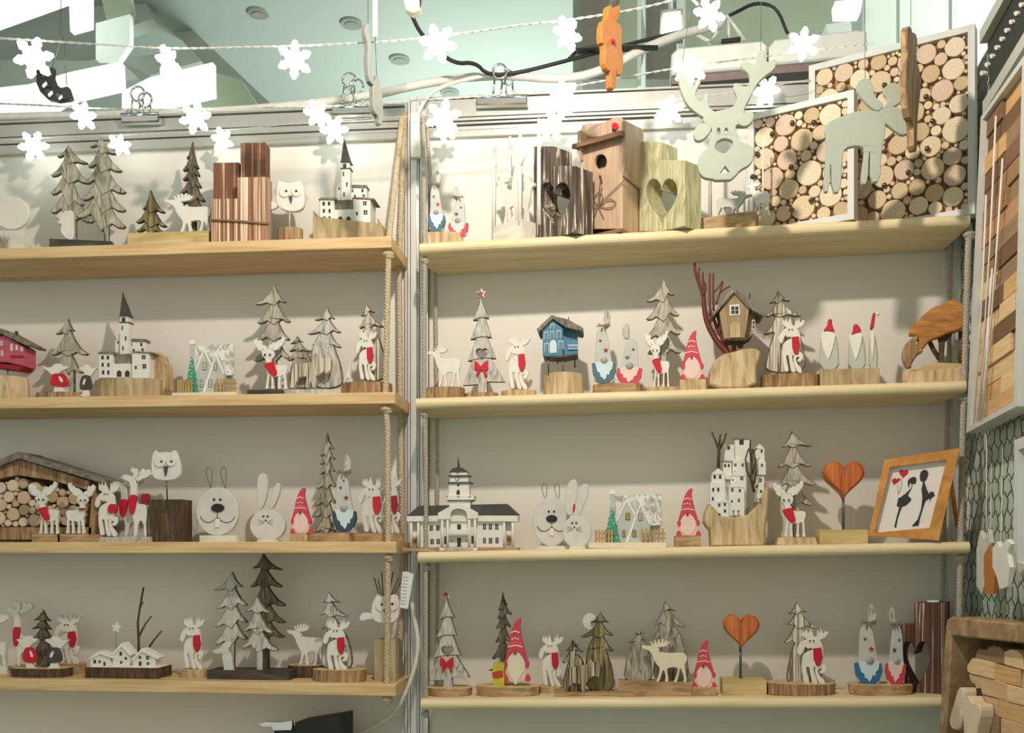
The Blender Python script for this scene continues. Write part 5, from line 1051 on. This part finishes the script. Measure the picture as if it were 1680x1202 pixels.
# ================================================================== right bay, lowest board
t = T('tree_ornament', 'white carved fir with red bow and pink star, left end of lowest shelf', 'ornament', 'R4', 250, .09, 0, zm=zR)
t.base(105, 410, 882, ('slabbrown', 'cut'), .06, 'slice', taper=1.05); startree(t, (105, 140, 405, 880), -.006)
t = T('gnome_ornament', 'large red hatted gnome with yellow gift box and thin fir', 'gnome', 'R4', 690, .09, 0, zm=zR)
t.base(460, 900, 872, ('slabbrown', 'cut'), .065, 'slice', taper=1.05)
tree(t, 'darktree', (638, 178), [(605, 310, 672, 270), (600, 370, 708, 340), (590, 440, 700, 430), (585, 540, 710, 540), (560, 660, 710, 640)], (625, 660, 600, 880), .01)
gnome(t, (630, 365, 845, 925), -.012, True)
for x in (700, 716): t.disc('eye', 'black', x, 626, 4, -.0165, .001, n=8)
g_ = t.box('gift_box', 'yellow', 568, 700, 650, 880, -.018, .03); t.prism('gift_ribbon', 'ribbon', [(562, 765), (600, 752), (640, 750), (642, 795), (600, 805), (566, 800)], -.0195, .033, par=g_); t.prism('crow', 'slate', [(532, 750), (560, 738), (580, 722), (584, 745), (560, 752)], -.016, .004, par=g_)
t = T('moose_ornament', 'white moose with red scarf standing between the large gnome and striped bear', 'ornament', 'R4', 990, .06, 0, zm=zR)
t.base(900, 1080, 870, ('logpale', 'cut'), .04); deer(t, 'M', (900, 488, 1078, 870), -.006)
t = T('bear_ornament', 'dark striped bear before two dark striped firs with a pale moon', 'ornament', 'R4', 1260, .095, 0, zm=zR)
t.base(1015, 1490, 910, ('slabbrown',), .05, 'box')
t.disc('moon', 'white_soft', 1270, 395, 52, .008, .006, ry=60, ch=.001, n=24)
tree(t, 'olive', (1350, 322), [(1275, 400, 1412, 400), (1202, 505, 1442, 492), (1250, 600, 1450, 605)], None, .004, hump=[(1230, 905), (1240, 640), (1290, 500), (1345, 480), (1400, 620), (1445, 760), (1448, 905)])
tree(t, 'stripedark', (1145, 525), [(1095, 605, 1190, 570), (1068, 690, 1225, 610)], None, -.006, hump=[(1075, 905), (1085, 780), (1120, 660), (1180, 620), (1240, 700), (1250, 905)])
t.prism('bear', 'stripedark', [(1085, 905), (1090, 800), (1110, 735), (1180, 718), (1250, 708), (1275, 665), (1295, 690), (1330, 680), (1365, 730), (1370, 755), (1330, 800), (1300, 790), (1260, 810), (1245, 850), (1240, 905), (1215, 905), (1205, 850), (1150, 840), (1120, 870), (1112, 905)], -.018, .01, .0008)
t = T('moose_ornament', 'cream moose before two rounded grey firs on a long block', 'ornament', 'R4', 410, .095, 0, zm=zS)
t.base(150, 682, 838, ('slabbrown',), .055, 'box')
tree(t, 'greywash', (490, 245), [(412, 412, 575, 315), (400, 520, 648, 425)], None, .012, hump=[(395, 838), (420, 640), (460, 440), (520, 400), (600, 460), (655, 640), (670, 838)])
tree(t, 'greywash', (305, 448), [(262, 488, 345, 480), (220, 545, 360, 530)], None, .006, hump=[(190, 838), (200, 700), (240, 560), (305, 490), (365, 570), (395, 700), (402, 838)])
deer(t, 'C', (318, 520, 652, 840), -.014, None, mat='cream')
t = T('gnome_figure', 'red hatted gnome on a block, lowest shelf beside the orange heart', 'gnome', 'R4', 775, .105, 0, zm=zS)
t.base(682, 862, 872, ('slabbrown', 'cut'), .03, 'box'); gnome(t, (682, 530, 870, 945), -.008)
t = T('heart_ornament', 'orange wooden heart on a rod, lowest shelf', 'heart', 'R4', 1060, .085, 0, zm=zS)
hearton(t, 1046, 450, 132, (908, 1228, 818), 830, False)
t = T('moose_ornament', 'white moose with red scarf before a striped fir, lowest shelf beside the orange heart', 'ornament', 'R4', 290, .09, 0, zm=zT)
t.base(65, 495, 735, ('log', 'cut'), .07, 'slice')
humptree(t, 'stripe', (258, 218), [(205, 292, 325, 282), (195, 360, 398, 378), (180, 470, 330, 440)], [(192, 735), (200, 640), (235, 480), (280, 420), (350, 440), (400, 560), (428, 735)])
deer(t, 'M', (260, 385, 455, 738), -.012)
t = T('gnome_pair', 'two tall white gnomes, bright blue and coral robes, beside the dark heart block', 'gnome', 'R4', 770, .095, 0, zm=zT)
t.base(582, 970, 742, ('slabbrown', 'cut'), .06, 'slice', taper=1.04)
tallgnome(t, (622, 230, 796, 742), -.008, 'blue', 'lightblue', ('red', 'slate')); tallgnome(t, (815, 240, 945, 745), -.012, 'hatred', 'palepink', ('slate', 'slate'), flip=True, lean=-.12)
t = T('heart_candle_holder', 'tall dark brown candle holder with white streaks and heart cutout, lowest shelf', 'candle holder', 'R4', 980, .085, -28, zm=zT)
heartblocks(t, 'burnt', (905, 992, 1180), (360, 222), (1000, 600, 92, 175), 820, .05)
b = MB(); t.disc('', '', 1110, 214, 40, .01, .03, ry=6, mb=b); t.part('candle_cup', b, 'chrome')
# ================================================================== bottom left: box and cable
t = T('black_box', 'black box with a crumpled silver clasp below the lowest left shelf', 'box', None, 760, .1, -6, z=zc, zm=zQ)
t.prism('case', 'black', [(612, 1800), (612, 1135), (915, 1085), (915, 1800)], -.02, .06, .001)
t.prism('clasp', 'chrome', [(375, 1140), (420, 1128), (520, 1130), (590, 1120), (598, 1150), (590, 1185), (470, 1188), (458, 1162), (400, 1162)], -.012, .006, .0008)
t.prism('side_case', 'black', [(475, 1800), (475, 1186), (614, 1170), (614, 1800)], -.01, .04, .001)
m = MB(); m.tube([P(x, y, Y) for x, y, Y in chaikin([(686, 905, -.03), (676, 960, -.05), (676, 1000, -.06), (688, 1050, -.07), (680, 1100, -.08), (660, 1150, -.09), (640, 1180, -.07), (560, 1215, -.02)], 2, False)], .0042, 8)
tag(m.build('power_cable', 'cable_white', None, True), 'white cable looping down beside the metal post at the lowest shelf', 'cable')
# ================================================================== hanging figures
def strings(t, L, par=None, mat='rod', r=.0005): 
    for q in L: t.rod('string', mat, q, r, n=4, par=par)
t = T('moose_head_figure', 'hanging grey moose head board with antlers', 'hanging figure', None, 480, .30, 0, zm=zMH, y=1130)
hd = t.prism('head', 'greymoose', [(290, 660), (340, 600), (440, 580), (540, 560), (640, 580), (600, 690), (560, 700), (575, 780), (600, 830), (700, 860), (715, 940), (680, 1010), (600, 1050), (560, 1100), (500, 1145), (440, 1150), (380, 1120), (310, 1115), (268, 1060), (262, 980), (300, 905), (350, 880), (370, 780), (375, 720), (340, 690)], .0, .010, .001, sm=2, holes=[chaikin([(395, 880), (410, 830), (470, 800), (535, 815), (545, 850), (510, 890), (470, 925), (430, 905)], 1), [(440, 1075), (480, 1020), (515, 1065), (480, 1085)], ell(430, 745, 14, 26, 10), ell(490, 745, 14, 26, 10)])
for L in ([(240, 720), (300, 670), (380, 700), (360, 760), (300, 820), (245, 820), (228, 770)], [(560, 640), (640, 590), (710, 590), (705, 660), (650, 710), (590, 700)]): t.multi('ear', 'greymoose', [L], -.002, .010, .001, 2, par=hd)
t.multi('antler', 'greymoose', [[(330, 650), (250, 600), (180, 540), (130, 430), (100, 300), (150, 260), (190, 380), (230, 400), (250, 330), (300, 345), (240, 440), (260, 500), (300, 520), (320, 440), (350, 440), (345, 560), (420, 600), (400, 660)], [(480, 640), (470, 590), (560, 540), (580, 480), (540, 400), (560, 355), (620, 390), (670, 380), (680, 300), (610, 250), (600, 200), (650, 190), (710, 230), (730, 200), (735, 110), (790, 100), (800, 210), (870, 170), (890, 200), (870, 260), (780, 320), (720, 390), (680, 480), (640, 540), (620, 640)]], .001, .010, .001, 2, par=hd)
strings(t, [[(760, 110, .005), (765, -900, .005)], [(130, 290, .005), (300, -900, .005)]])
t = T('moose_figure', 'hanging grey moose board in profile before the disc pictures', 'hanging figure', None, 420, .27, 0, zm=zE, y=990)
bd = t.multi('body', 'greymoose', [[(150, 500), (200, 450), (330, 400), (380, 380), (540, 370), (600, 400), (620, 470), (600, 620), (580, 720), (575, 910), (500, 920), (500, 700), (490, 690), (480, 935), (425, 930), (445, 780), (460, 660), (400, 640), (300, 660), (285, 760), (275, 990), (210, 1000), (200, 720), (190, 990), (140, 990), (165, 760), (170, 600)],
   [(540, 400), (600, 350), (700, 340), (760, 390), (820, 420), (830, 480), (800, 540), (740, 565), (680, 520), (600, 460)]], .0, .009, .001, 1)
t.multi('antler', 'greymoose', [[(560, 390), (480, 330), (430, 270), (395, 220), (400, 160), (450, 125), (500, 140), (520, 200), (540, 280), (610, 330)], [(600, 360), (640, 290), (600, 250), (600, 200), (680, 150), (740, 200), (810, 200), (800, 240), (740, 300), (700, 340)]], .001, .008, .001, 2, par=bd)
strings(t, [[(460, 130, .004), (450, -700, .004)]])
t = T('deer_figure', 'hanging orange wooden deer board seen nearly edge on', 'hanging figure', None, 820, .33, 52, zm=zW, y=600)
pb = t.multi('board', 'orangedeer', [[(790, 40), (815, 30), (830, 70), (860, 30), (875, 50), (868, 110), (840, 150), (870, 150), (885, 200), (880, 300), (895, 380), (888, 480), (860, 500), (848, 440), (852, 560), (820, 600), (805, 560), (812, 470), (785, 460), (765, 400), (772, 300), (745, 270), (752, 140), (790, 120)]], -.005, .010, .0012, 1)
t.prism('ear_edge', 'twig', [(838, 0), (868, 0), (862, 30), (845, 34)], -.004, .009, .0006, par=pb); m = MB(); a, z = t.pt(822, 272, -.006); m.ball((a, -.006, z), .004); t.part('nose', m, 'red', pb, True)
strings(t, [[(850, 5, 0), (852, -700, 0)]])
t = T('tree_figure', 'hanging grey carved board seen edge on, left of the metal post', 'hanging figure', None, 870, .33, 60, zm=zV, y=820)
pb = t.multi('board', 'edgegrey', [[(795, 180), (812, 150), (828, 160), (830, 240), (848, 330), (830, 400), (845, 480), (858, 540), (850, 560), (822, 520), (812, 400), (820, 300), (800, 230)], [(850, 550), (868, 520), (885, 480), (895, 560), (912, 600), (918, 780), (905, 822), (888, 815), (885, 760), (860, 740), (850, 680)]], -.004, .009, .001, 1)
t.prism('ribbon', 'white_soft', rect(848, -300, 878, 240), -.001, .001, floor=False, par=pb); strings(t, [[(862, 240, 0), (872, 520, 0)], [(815, 160, 0), (815, -400, 0)]])
t = T('branch_figure', 'hanging dark brown carved strip seen edge on, before the large disc picture', 'hanging figure', None, 1050, .27, 62, zm=zX, y=880)
pb = t.multi('board', 'log', [[(1012, 160), (1030, 145), (1040, 190), (1058, 185), (1070, 240), (1060, 330), (1085, 420), (1088, 520), (1072, 640), (1066, 780), (1066, 880), (1048, 880), (1045, 700), (1018, 660), (1002, 480), (1005, 380), (1018, 320), (1010, 240)]], -.004, .010, .001, 1)
strings(t, [[(1030, 150, 0), (1030, -400, 0)]])
t = T('crescent_figure', 'hanging dark openwork crescent with hexagon cutouts, top left', 'hanging figure', None, 340, .25, 0, zm=zU, y=672)
oc = [(238, 455), (236, 540), (262, 600), (310, 648), (375, 672), (450, 650), (465, 640), (440, 565), (400, 575), (360, 550), (340, 500), (345, 440)]
hx = lambda x, y, r: [(x+r*math.cos(math.pi/3*i+.3), y+r*math.sin(math.pi/3*i+.3)) for i in range(6)]
t.prism('crescent', 'cable_black', oc, -.006, .012, .0008, holes=[hx(280, 545, 30), hx(318, 605, 30), hx(384, 630, 27), hx(272, 482, 22)]); strings(t, [[(345, 440, 0), (400, 240, 0), (400, -300, 0)], [(437, 560, 0), (425, 300, 0), (403, 225, 0)]], r=.0006)
t = T('cream_block_figure', 'small cream block hanging at the top edge with a black cord', 'hanging figure', None, 1095, .3, 0, zm=zV, y=90)
t.prism('block', 'cream', [(1030, -60), (1145, -60), (1150, 60), (1120, 80), (1095, 95), (1060, 60)], -.006, .02, .002); t.rod('cord', 'cable_black', [(1150, -80, .004), (1160, 20, .004), (1150, 55, .004)], .0018)
# ================================================================== top: cables, clips, lamp boxes
def path_obj(name, pts, r, mat, label, cat, n=8):
    m = MB(); m.tube([P(x, y, Y) for x, y, Y in chaikin(pts, 2, False)], r, n); return tag(m.build(name, mat, None, True), label, cat)
path_obj('white_hose', [(-60, 194, -.01), (150, 189, -.01), (400, 182, -.012), (600, 160, -.02), (700, 135, -.02), (820, 122, -.02), (930, 132, -.02), (1000, 112, -.02), (1050, 82, -.0), (1120, 55, .05), (1180, 42, .1)], .0085, 'cable_white', 'thick white hose lying along the top rail', 'cable')
path_obj('white_cable', [(830, 118, -.03), (740, 135, -.03), (702, 155, -.03), (688, 180, -.035), (683, 195, -.035)], .004, 'cable_white', 'thinner white cable bending down to the metal post', 'cable')
path_obj('black_cable', [(675, 24, -.1), (688, 52, -.1), (710, 76, -.1), (745, 105, -.08), (780, 102, -.06), (800, 124, -.04), (850, 120, -.03), (920, 102, -.02), (985, 85, 0), (1080, 60, .1), (1160, 42, .2), (1205, 22, .25), (1240, 3, .25), (1275, 12, .25), (1292, 55, .25)], .0036, 'cable_black', 'black cable running from the cream block past the orange deer to the lamp box', 'cable')
t = T('plug_connector', 'black flat cable connector behind the orange hanging deer', 'connector', None, 970, 0.0, 0, y=88)
t.prism('housing', 'cable_black', [(945, 78), (985, 70), (1080, 78), (1080, 85), (985, 86), (948, 92)], -.02, .02, .002); t.rod('lead', 'cable_black', [(945, 85, -.01), (930, 100, -.01)], .003)
def clip(label, x, y0, y1, w, Y, zm=z1):
    t = T('bulldog_clip', label, 'clip', None, x, Y, 0, y=y1, group='chrome clips on the top rail')
    t.prism('jaw', 'chrome', [(x-w, y1-14), (x+w, y1-16), (x+w, y1-2), (x-w, y1)], -.012, .016, .003, floor=False); t.rod('jaw_roll', 'chrome', [(x-w, y1-13, -.012), (x+w, y1-15, -.012)], .003, n=8)
    for dx, dyy, k in ((-3, -.014, 0), (9, .008, 10)):
        m = MB(); c = (x+dx, y0+12+k); t.rod('', '', [(c[0]+11*math.cos(q*math.pi/8), c[1]+12*math.sin(q*math.pi/8), dyy) for q in range(17)], .0022, mb=m, n=6)
        t.rod('', '', [(c[0]-8, c[1]+8, dyy), (c[0]-11, y1-15, dyy*.6)], .002, mb=m, n=6); t.rod('', '', [(c[0]+8, c[1]+8, dyy), (c[0]+11, y1-15, dyy*.6)], .002, mb=m, n=6)
        t.part('handle_loop', m, 'chrome', None, True)
clip('chrome clip on the left part of the top rail above the joined firs', 229, 142, 201, 31, .03); clip('chrome clip on the rail left of the hanging grey board', 576, 120, 188, 32, .03); clip('chrome clip on the rail right of the metal post', 823, 105, 172, 42, .03)
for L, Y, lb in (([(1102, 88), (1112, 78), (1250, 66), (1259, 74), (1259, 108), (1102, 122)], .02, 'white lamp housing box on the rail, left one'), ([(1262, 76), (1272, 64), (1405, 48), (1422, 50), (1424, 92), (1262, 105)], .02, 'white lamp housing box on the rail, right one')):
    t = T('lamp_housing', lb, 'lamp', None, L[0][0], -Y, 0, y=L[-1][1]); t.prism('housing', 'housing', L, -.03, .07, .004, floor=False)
    a = [L[-1], L[-2]]; t.prism('under_shadow', 'shadow_maroon', [a[0], a[1], (a[1][0], a[1][1]+18), (a[0][0], a[0][1]+16)], -.02, .04, floor=False)  # brown shadow beneath the housing, modelled as a dark coloured strip
t = T('glaring_lamp', 'square white lamp glaring between the posts behind the rail', 'lamp', None, 1100, -1.4, 0, y=50)
t.prism('diffuser', 'lamp_glow', [(1088, 22), (1116, 18), (1118, 52), (1086, 54)], -.02, .02, floor=False); t.prism('housing', 'hall_dark', [(1084, 16), (1120, 14), (1122, 56), (1082, 58)], .0, .06, floor=False); a, b_ = t.pt(1100, 16, .03); t.part('drop_rod', MB().tube([(a, .03, b_), (a, .03, CZ-t.o.z)], .008), 'hall_pale')
t = T('tripod_frame', 'thin white tripod frame above the left lamp housing', 'frame', None, 1190, -.15, 0, y=80)
for q in ([(1192, 25), (1165, 72)], [(1192, 25), (1222, 66)], [(1195, 30), (1196, 70)], [(1130, 50), (1165, 68), (1200, 72)]): t.rod('strut', 'cable_white', q, .0032)
t.prism('sign_plate', 'cable_black', [(1184, 64), (1215, 60), (1215, 67), (1184, 70)], -.01, .006, floor=False)
# ------------------------------------------------------------------ snowflake light strings
FL = MB()
def flake_mesh():
    L = []
    for i in range(6):
        a = math.pi/3*i
        for r, d in ((.50, -.52), (.60, -.28), (.74, -.33), (.84, -.20), (1.0, -.07), (1.0, .07), (.84, .20), (.74, .33), (.60, .28)): L.append((r*math.sin(a+d), r*math.cos(a+d)))
    m = MB(); m.prism(L, -.14, .14, .06); return m.mesh('snowflake', ['flake_glow'])
FM = flake_mesh()
def lightstring(label, pts, Y, flakes, r=.0012, pitch=True):
    q = [P(x, y, Y) for x, y in chaikin(pts, 2, False)]; o = q[0]
    e = bpy.data.objects.new('light_string', None); COL.objects.link(e); e.location = o; tag(e, label, 'string lights', 'snowflake light strings')
    m = MB(); L = []
    for a, b in zip(q, q[1:]):
        n = max(1, int((b-a).length/.004)); L += [a.lerp(b, i/n) for i in range(n)]
    for ph in (0, math.pi): m.tube([(p.x-o.x, p.y-o.y+math.sin(i*.9+ph)*r*.8, p.z-o.z+math.cos(i*.9+ph)*r*.8) for i, p in enumerate(L)], r*.62, 4)
    m.build('wire', 'cable_white', e)
    rnd = random.Random(len(label))
    for x, y, rad, rz, rx in flakes:
        p = P(x, y, Y-.006); s = rad/F*(Y+DW)
        f = bpy.data.objects.new('snowflake', FM); COL.objects.link(f); f.parent = e; f.location = p-o; f.scale = (s, s, s); f.rotation_euler = (rx, rnd.uniform(0, 1), rz)
        # cap that holds the flake on the wire
        c = min(L, key=lambda v: (v-p).length)-o; pp_ = p-o
        MB().tube([c, c.lerp(pp_, .5)], .0022, 6).build('cap', 'cable_white', e)
lightstring('uppermost glowing snowflake string crossing the ceiling', [(-60, 60), (60, 66), (150, 72), (270, 80), (400, 78), (520, 74), (640, 68), (760, 55), (860, 40), (950, 31), (1080, 8), (1130, -10)], -.32, [(56, 95, 34, .9, .3), (275, 103, 28, .3, 1.0), (483, 98, 30, .1, .5), (718, 71, 32, .1, .1), (930, 56, 28, .2, 1.15), (1163, 24, 27, .2, 1.1)], .0014)
lightstring('middle glowing snowflake string along the top rail', [(-60, 168), (60, 172), (150, 178), (300, 180), (450, 176), (600, 172), (700, 163), (820, 156), (920, 145), (1050, 122), (1130, 108), (1260, 92), (1330, 82), (1440, 70)], -.2, [(136, 190, 25, .2, .8), (320, 193, 27, .2, .2), (520, 188, 24, .5, 1.05), (727, 194, 30, .1, .5), (928, 160, 27, .8, .4), (1132, 114, 27, .2, .1), (1318, 72, 26, .1, .1)], .0012)
lightstring('lowest glowing snowflake string hanging before the rail grooves', [(-60, 236), (60, 226), (200, 222), (360, 215), (550, 196), (700, 190), (900, 180), (1100, 165), (1260, 142), (1330, 130)], -.06, [(55, 240, 26, .3, .3), (196, 238, 20, .4, 1.0), (364, 231, 22, .2, .7), (548, 213, 24, .2, .4), (730, 214, 20, .3, .6), (908, 205, 26, .2, .5), (1098, 183, 25, .2, .7), (1258, 150, 24, .7, .6)], .0006)
# ================================================================== right side wall
t = T('wire_netting', 'dark hexagonal wire netting stretched over the pale side wall', 'netting', None, 1580, 0, RWZ, z=.6)
t.o = Vector((XR, 0, .6)); t.e.location = t.o; t.zm = z1
m = MB(); W_, H_ = .036, .036; e = bpy.data.objects
z_hi = ZT-.6-.01
nc = 11; nr = int(z_hi/(H_*.75))
for r in range(nr):
    for c in range(nc):
        x = .012+c*W_+(W_*.5 if r % 2 else 0); z = r*H_*.75; w2 = W_*.5
        for q in ([(x, z), (x, z+H_*.45)], [(x, z+H_*.45), (x+w2, z+H_*.75)], [(x, z+H_*.45), (x-w2, z+H_*.75)]): m.tube([(a, -.006+random.uniform(-.002, .002), b) for a, b in q], .0008, 3)
t.part('wire', m, 'wire')
def wallthing(name, label, cat): 
    t = T(name, label, cat, None, 1590, 0, RWZ, z=1.0); t.o = Vector((XR, 0, 1.0)); t.e.location = t.o; return t
t = wallthing('mosaic_picture', 'tall grey framed picture of brown wood staves with white birch twigs, on the side wall', 'picture')
Q = [(1585, 710), (1668, 666), (1684, 85), (1609, 192)]; d0 = -.035
p = t.pts(Q, d0); I = [tuple(p[k][j]+( (sum(v[j] for v in p)/4-p[k][j])*(.13 if j == 0 else .035)) for j in (0, 1)) for k in range(4)]
for k in range(4): j = (k+1) % 4; t.part('frame_bar', MB().prism([p[k], p[j], I[j], I[k]], d0, d0+.03), 'framegrey')
t.part('back_board', MB().prism(I, d0+.02, d0+.026), 'hut')
rnd = random.Random(4); rows = 17
lerp2 = lambda a, b, s: (a[0]+(b[0]-a[0])*s, a[1]+(b[1]-a[1])*s)
for r in range(rows):
    v0, v1 = r/rows, (r+.96)/rows; u = 0
    while u < 1:
        w_ = rnd.uniform(.35, .9); u1 = min(1, u+w_); g2 = lambda uu, vv: lerp2(lerp2(I[0], I[1], uu), lerp2(I[3], I[2], uu), vv)
        t.part('stave', MB().prism([g2(u+.004, v0), g2(u1-.004, v0), g2(u1-.004, v1), g2(u+.004, v1)], d0+.006+rnd.uniform(0, .006), d0+.02), 'stave%d' % rnd.randrange(8)); u = u1
for x0, y0, x1, y1 in ((1634, 190, 1606, 690), (1645, 260, 1612, 690), (1618, 320, 1598, 695), (1628, 440, 1604, 690), (1622, 520, 1609, 690)): t.rod('birch_twig', 'white', [(x0, y0, d0), (x0*.6+x1*.4+2, y0*.6+y1*.4, d0), (x1, y1, d0)], .0016)
t = wallthing('dark_panel_frame', 'dark panel with grey frame and white beads above the stave picture, top right', 'picture')
d0 = -.03; Q = [(1612, 188), (1690, 60), (1690, -80), (1607, 72)]; p = t.pts(Q, d0)
t.part('panel', MB().prism(p, d0+.012, d0+.02), 'darkpanel')
for k, nm in ((0, 'frame_bar'), (2, 'frame_bar')):
    a, b = p[k], p[(k+1) % 4]; h = .02 if k == 0 else .02; t.part(nm, MB().prism([a, b, (b[0], b[1]+h), (a[0], a[1]+h)], d0, d0+.02), 'greypaint')
for k in range(9): x = 1610+k*8; y = 120-k*14; t.disc('bead', 'white', x, y, 3, d0+.008, .006, ry=4, n=8)
t = wallthing('deer_figures', 'white and orange small deer boards hanging together on the wire netting', 'hanging figure')
for nm, L, mt, d0 in (('deer_board', [(1602, 900), (1608, 870), (1614, 885), (1622, 868), (1624, 890), (1616, 910), (1618, 950), (1610, 975), (1602, 960)], 'white_soft', -.03), ('deer_board', [(1614, 910), (1622, 895), (1630, 912), (1632, 945), (1629, 974), (1617, 974), (1614, 945)], 'orangedeer', -.045), ('deer_board', [(1628, 898), (1636, 888), (1640, 898), (1652, 884), (1658, 892), (1652, 906), (1656, 930), (1652, 962), (1640, 966), (1634, 942), (1628, 930)], 'white', -.06)):
    b = t.multi(nm, mt, [L], d0, .006, .0003, 0)
strings(t, [[(1618, 890, -.035), (1619, 720, -.02)], [(1625, 895, -.045), (1626, 760, -.02)], [(1642, 892, -.06), (1645, 735, -.02)]], mat='white', r=.0007)
t = wallthing('small_wall_frame', 'pale blue grey small frame cut by the right picture edge', 'picture')
d0 = -.03; Q = [(1662, 938), (1700, 950), (1705, 705), (1664, 722)]; p = t.pts(Q, d0); I = [tuple(p[k][j]+((sum(v[j] for v in p)/4-p[k][j])*(.35 if j == 0 else .16)) for j in (0, 1)) for k in range(4)]
for k in range(4): j = (k+1) % 4; t.part('frame_bar', MB().prism([p[k], p[j], I[j], I[k]], d0, d0+.028), 'housing')
t.part('picture_sheet', MB().prism(I, d0+.015, d0+.02), 'lightblue')
# ================================================================== wooden tray with bear mosaic in the lower right corner
t = T('bear_tray', 'wooden tray frame with a bear of glued wood blocks, lower right corner', 'picture', None, 172, .2, -84, z=P(1550, 1245, -.2).z, zm=zBR)
fr = [((180, 190), (1250, 280), (1250, 440), (215, 335)), ((180, 190), (215, 335), (150, 1400), (100, 1400))]
fo_ = t.prism('frame_top', 'tray', [(172, 240), (178, 190), (215, 170), (1250, 275), (1250, 450), (215, 338)], -.03, .05, .003)
t.prism('frame_side', 'tray', [(172, 235), (215, 335), (150, 1400), (95, 1400)], -.03, .05, .003); t.prism('frame_bottom', 'tray', [(95, 1310), (1250, 1310), (1250, 1402), (95, 1402)], -.03, .05, .003); t.prism('frame_inner', 'log', [(215, 330), (255, 340), (225, 1400), (150, 1400)], -.012, .03)
t.prism('back_panel', 'logdark', [(215, 330), (1250, 440), (1250, 1402), (150, 1402)], .018, .004)
TL = [([(430, 540), (445, 480), (460, 455), (500, 455), (530, 470), (545, 440), (590, 425), (650, 440), (690, 480), (690, 590), (590, 575)], 5), ([(690, 480), (740, 458), (800, 465), (850, 520), (860, 640), (690, 595)], 4), ([(400, 540), (430, 538), (600, 580), (592, 725), (390, 675), (362, 655), (360, 600)], 4), ([(604, 585), (830, 638), (835, 790), (600, 735)], 0), ([(375, 680), (560, 720), (705, 765), (705, 920), (600, 885), (495, 860), (480, 800), (440, 810), (430, 770), (395, 750)], 6), ([(710, 770), (1000, 850), (1000, 990), (710, 922)], 4), ([(495, 865), (635, 898), (635, 1045), (495, 1010)], 6), ([(640, 900), (900, 970), (900, 1140), (640, 1060)], 0), ([(860, 650), (1250, 790), (1250, 950), (840, 795)], 6), ([(1005, 855), (1250, 955), (1250, 1120), (1005, 995)], 4), ([(490, 1015), (640, 1050), (640, 1400), (480, 1400)], 5), ([(660, 1070), (900, 1145), (1250, 1140), (1250, 1400), (660, 1400)], 6), ([(905, 975), (1250, 1125), (1250, 1140), (905, 1140)], 0), ([(862, 560), (1250, 690), (1250, 785), (862, 645)], 0)]
for k, (L, c) in enumerate(TL): t.prism('mosaic_block', 'stave%d' % c, L, -.012-.0015*(k % 3), .03, .001)
for L in ([(275, 810), (300, 792), (325, 810), (325, 920), (300, 960), (310, 1080), (290, 1180), (220, 1170), (200, 1100), (215, 1020), (245, 920)], [(345, 880), (375, 870), (400, 935), (460, 940), (475, 980), (470, 1080), (440, 1180), (430, 1260), (330, 1260), (325, 1100), (300, 940)]):
    t.prism('cub_block', 'slice4', L, -.034, .02, .002, sm=1)
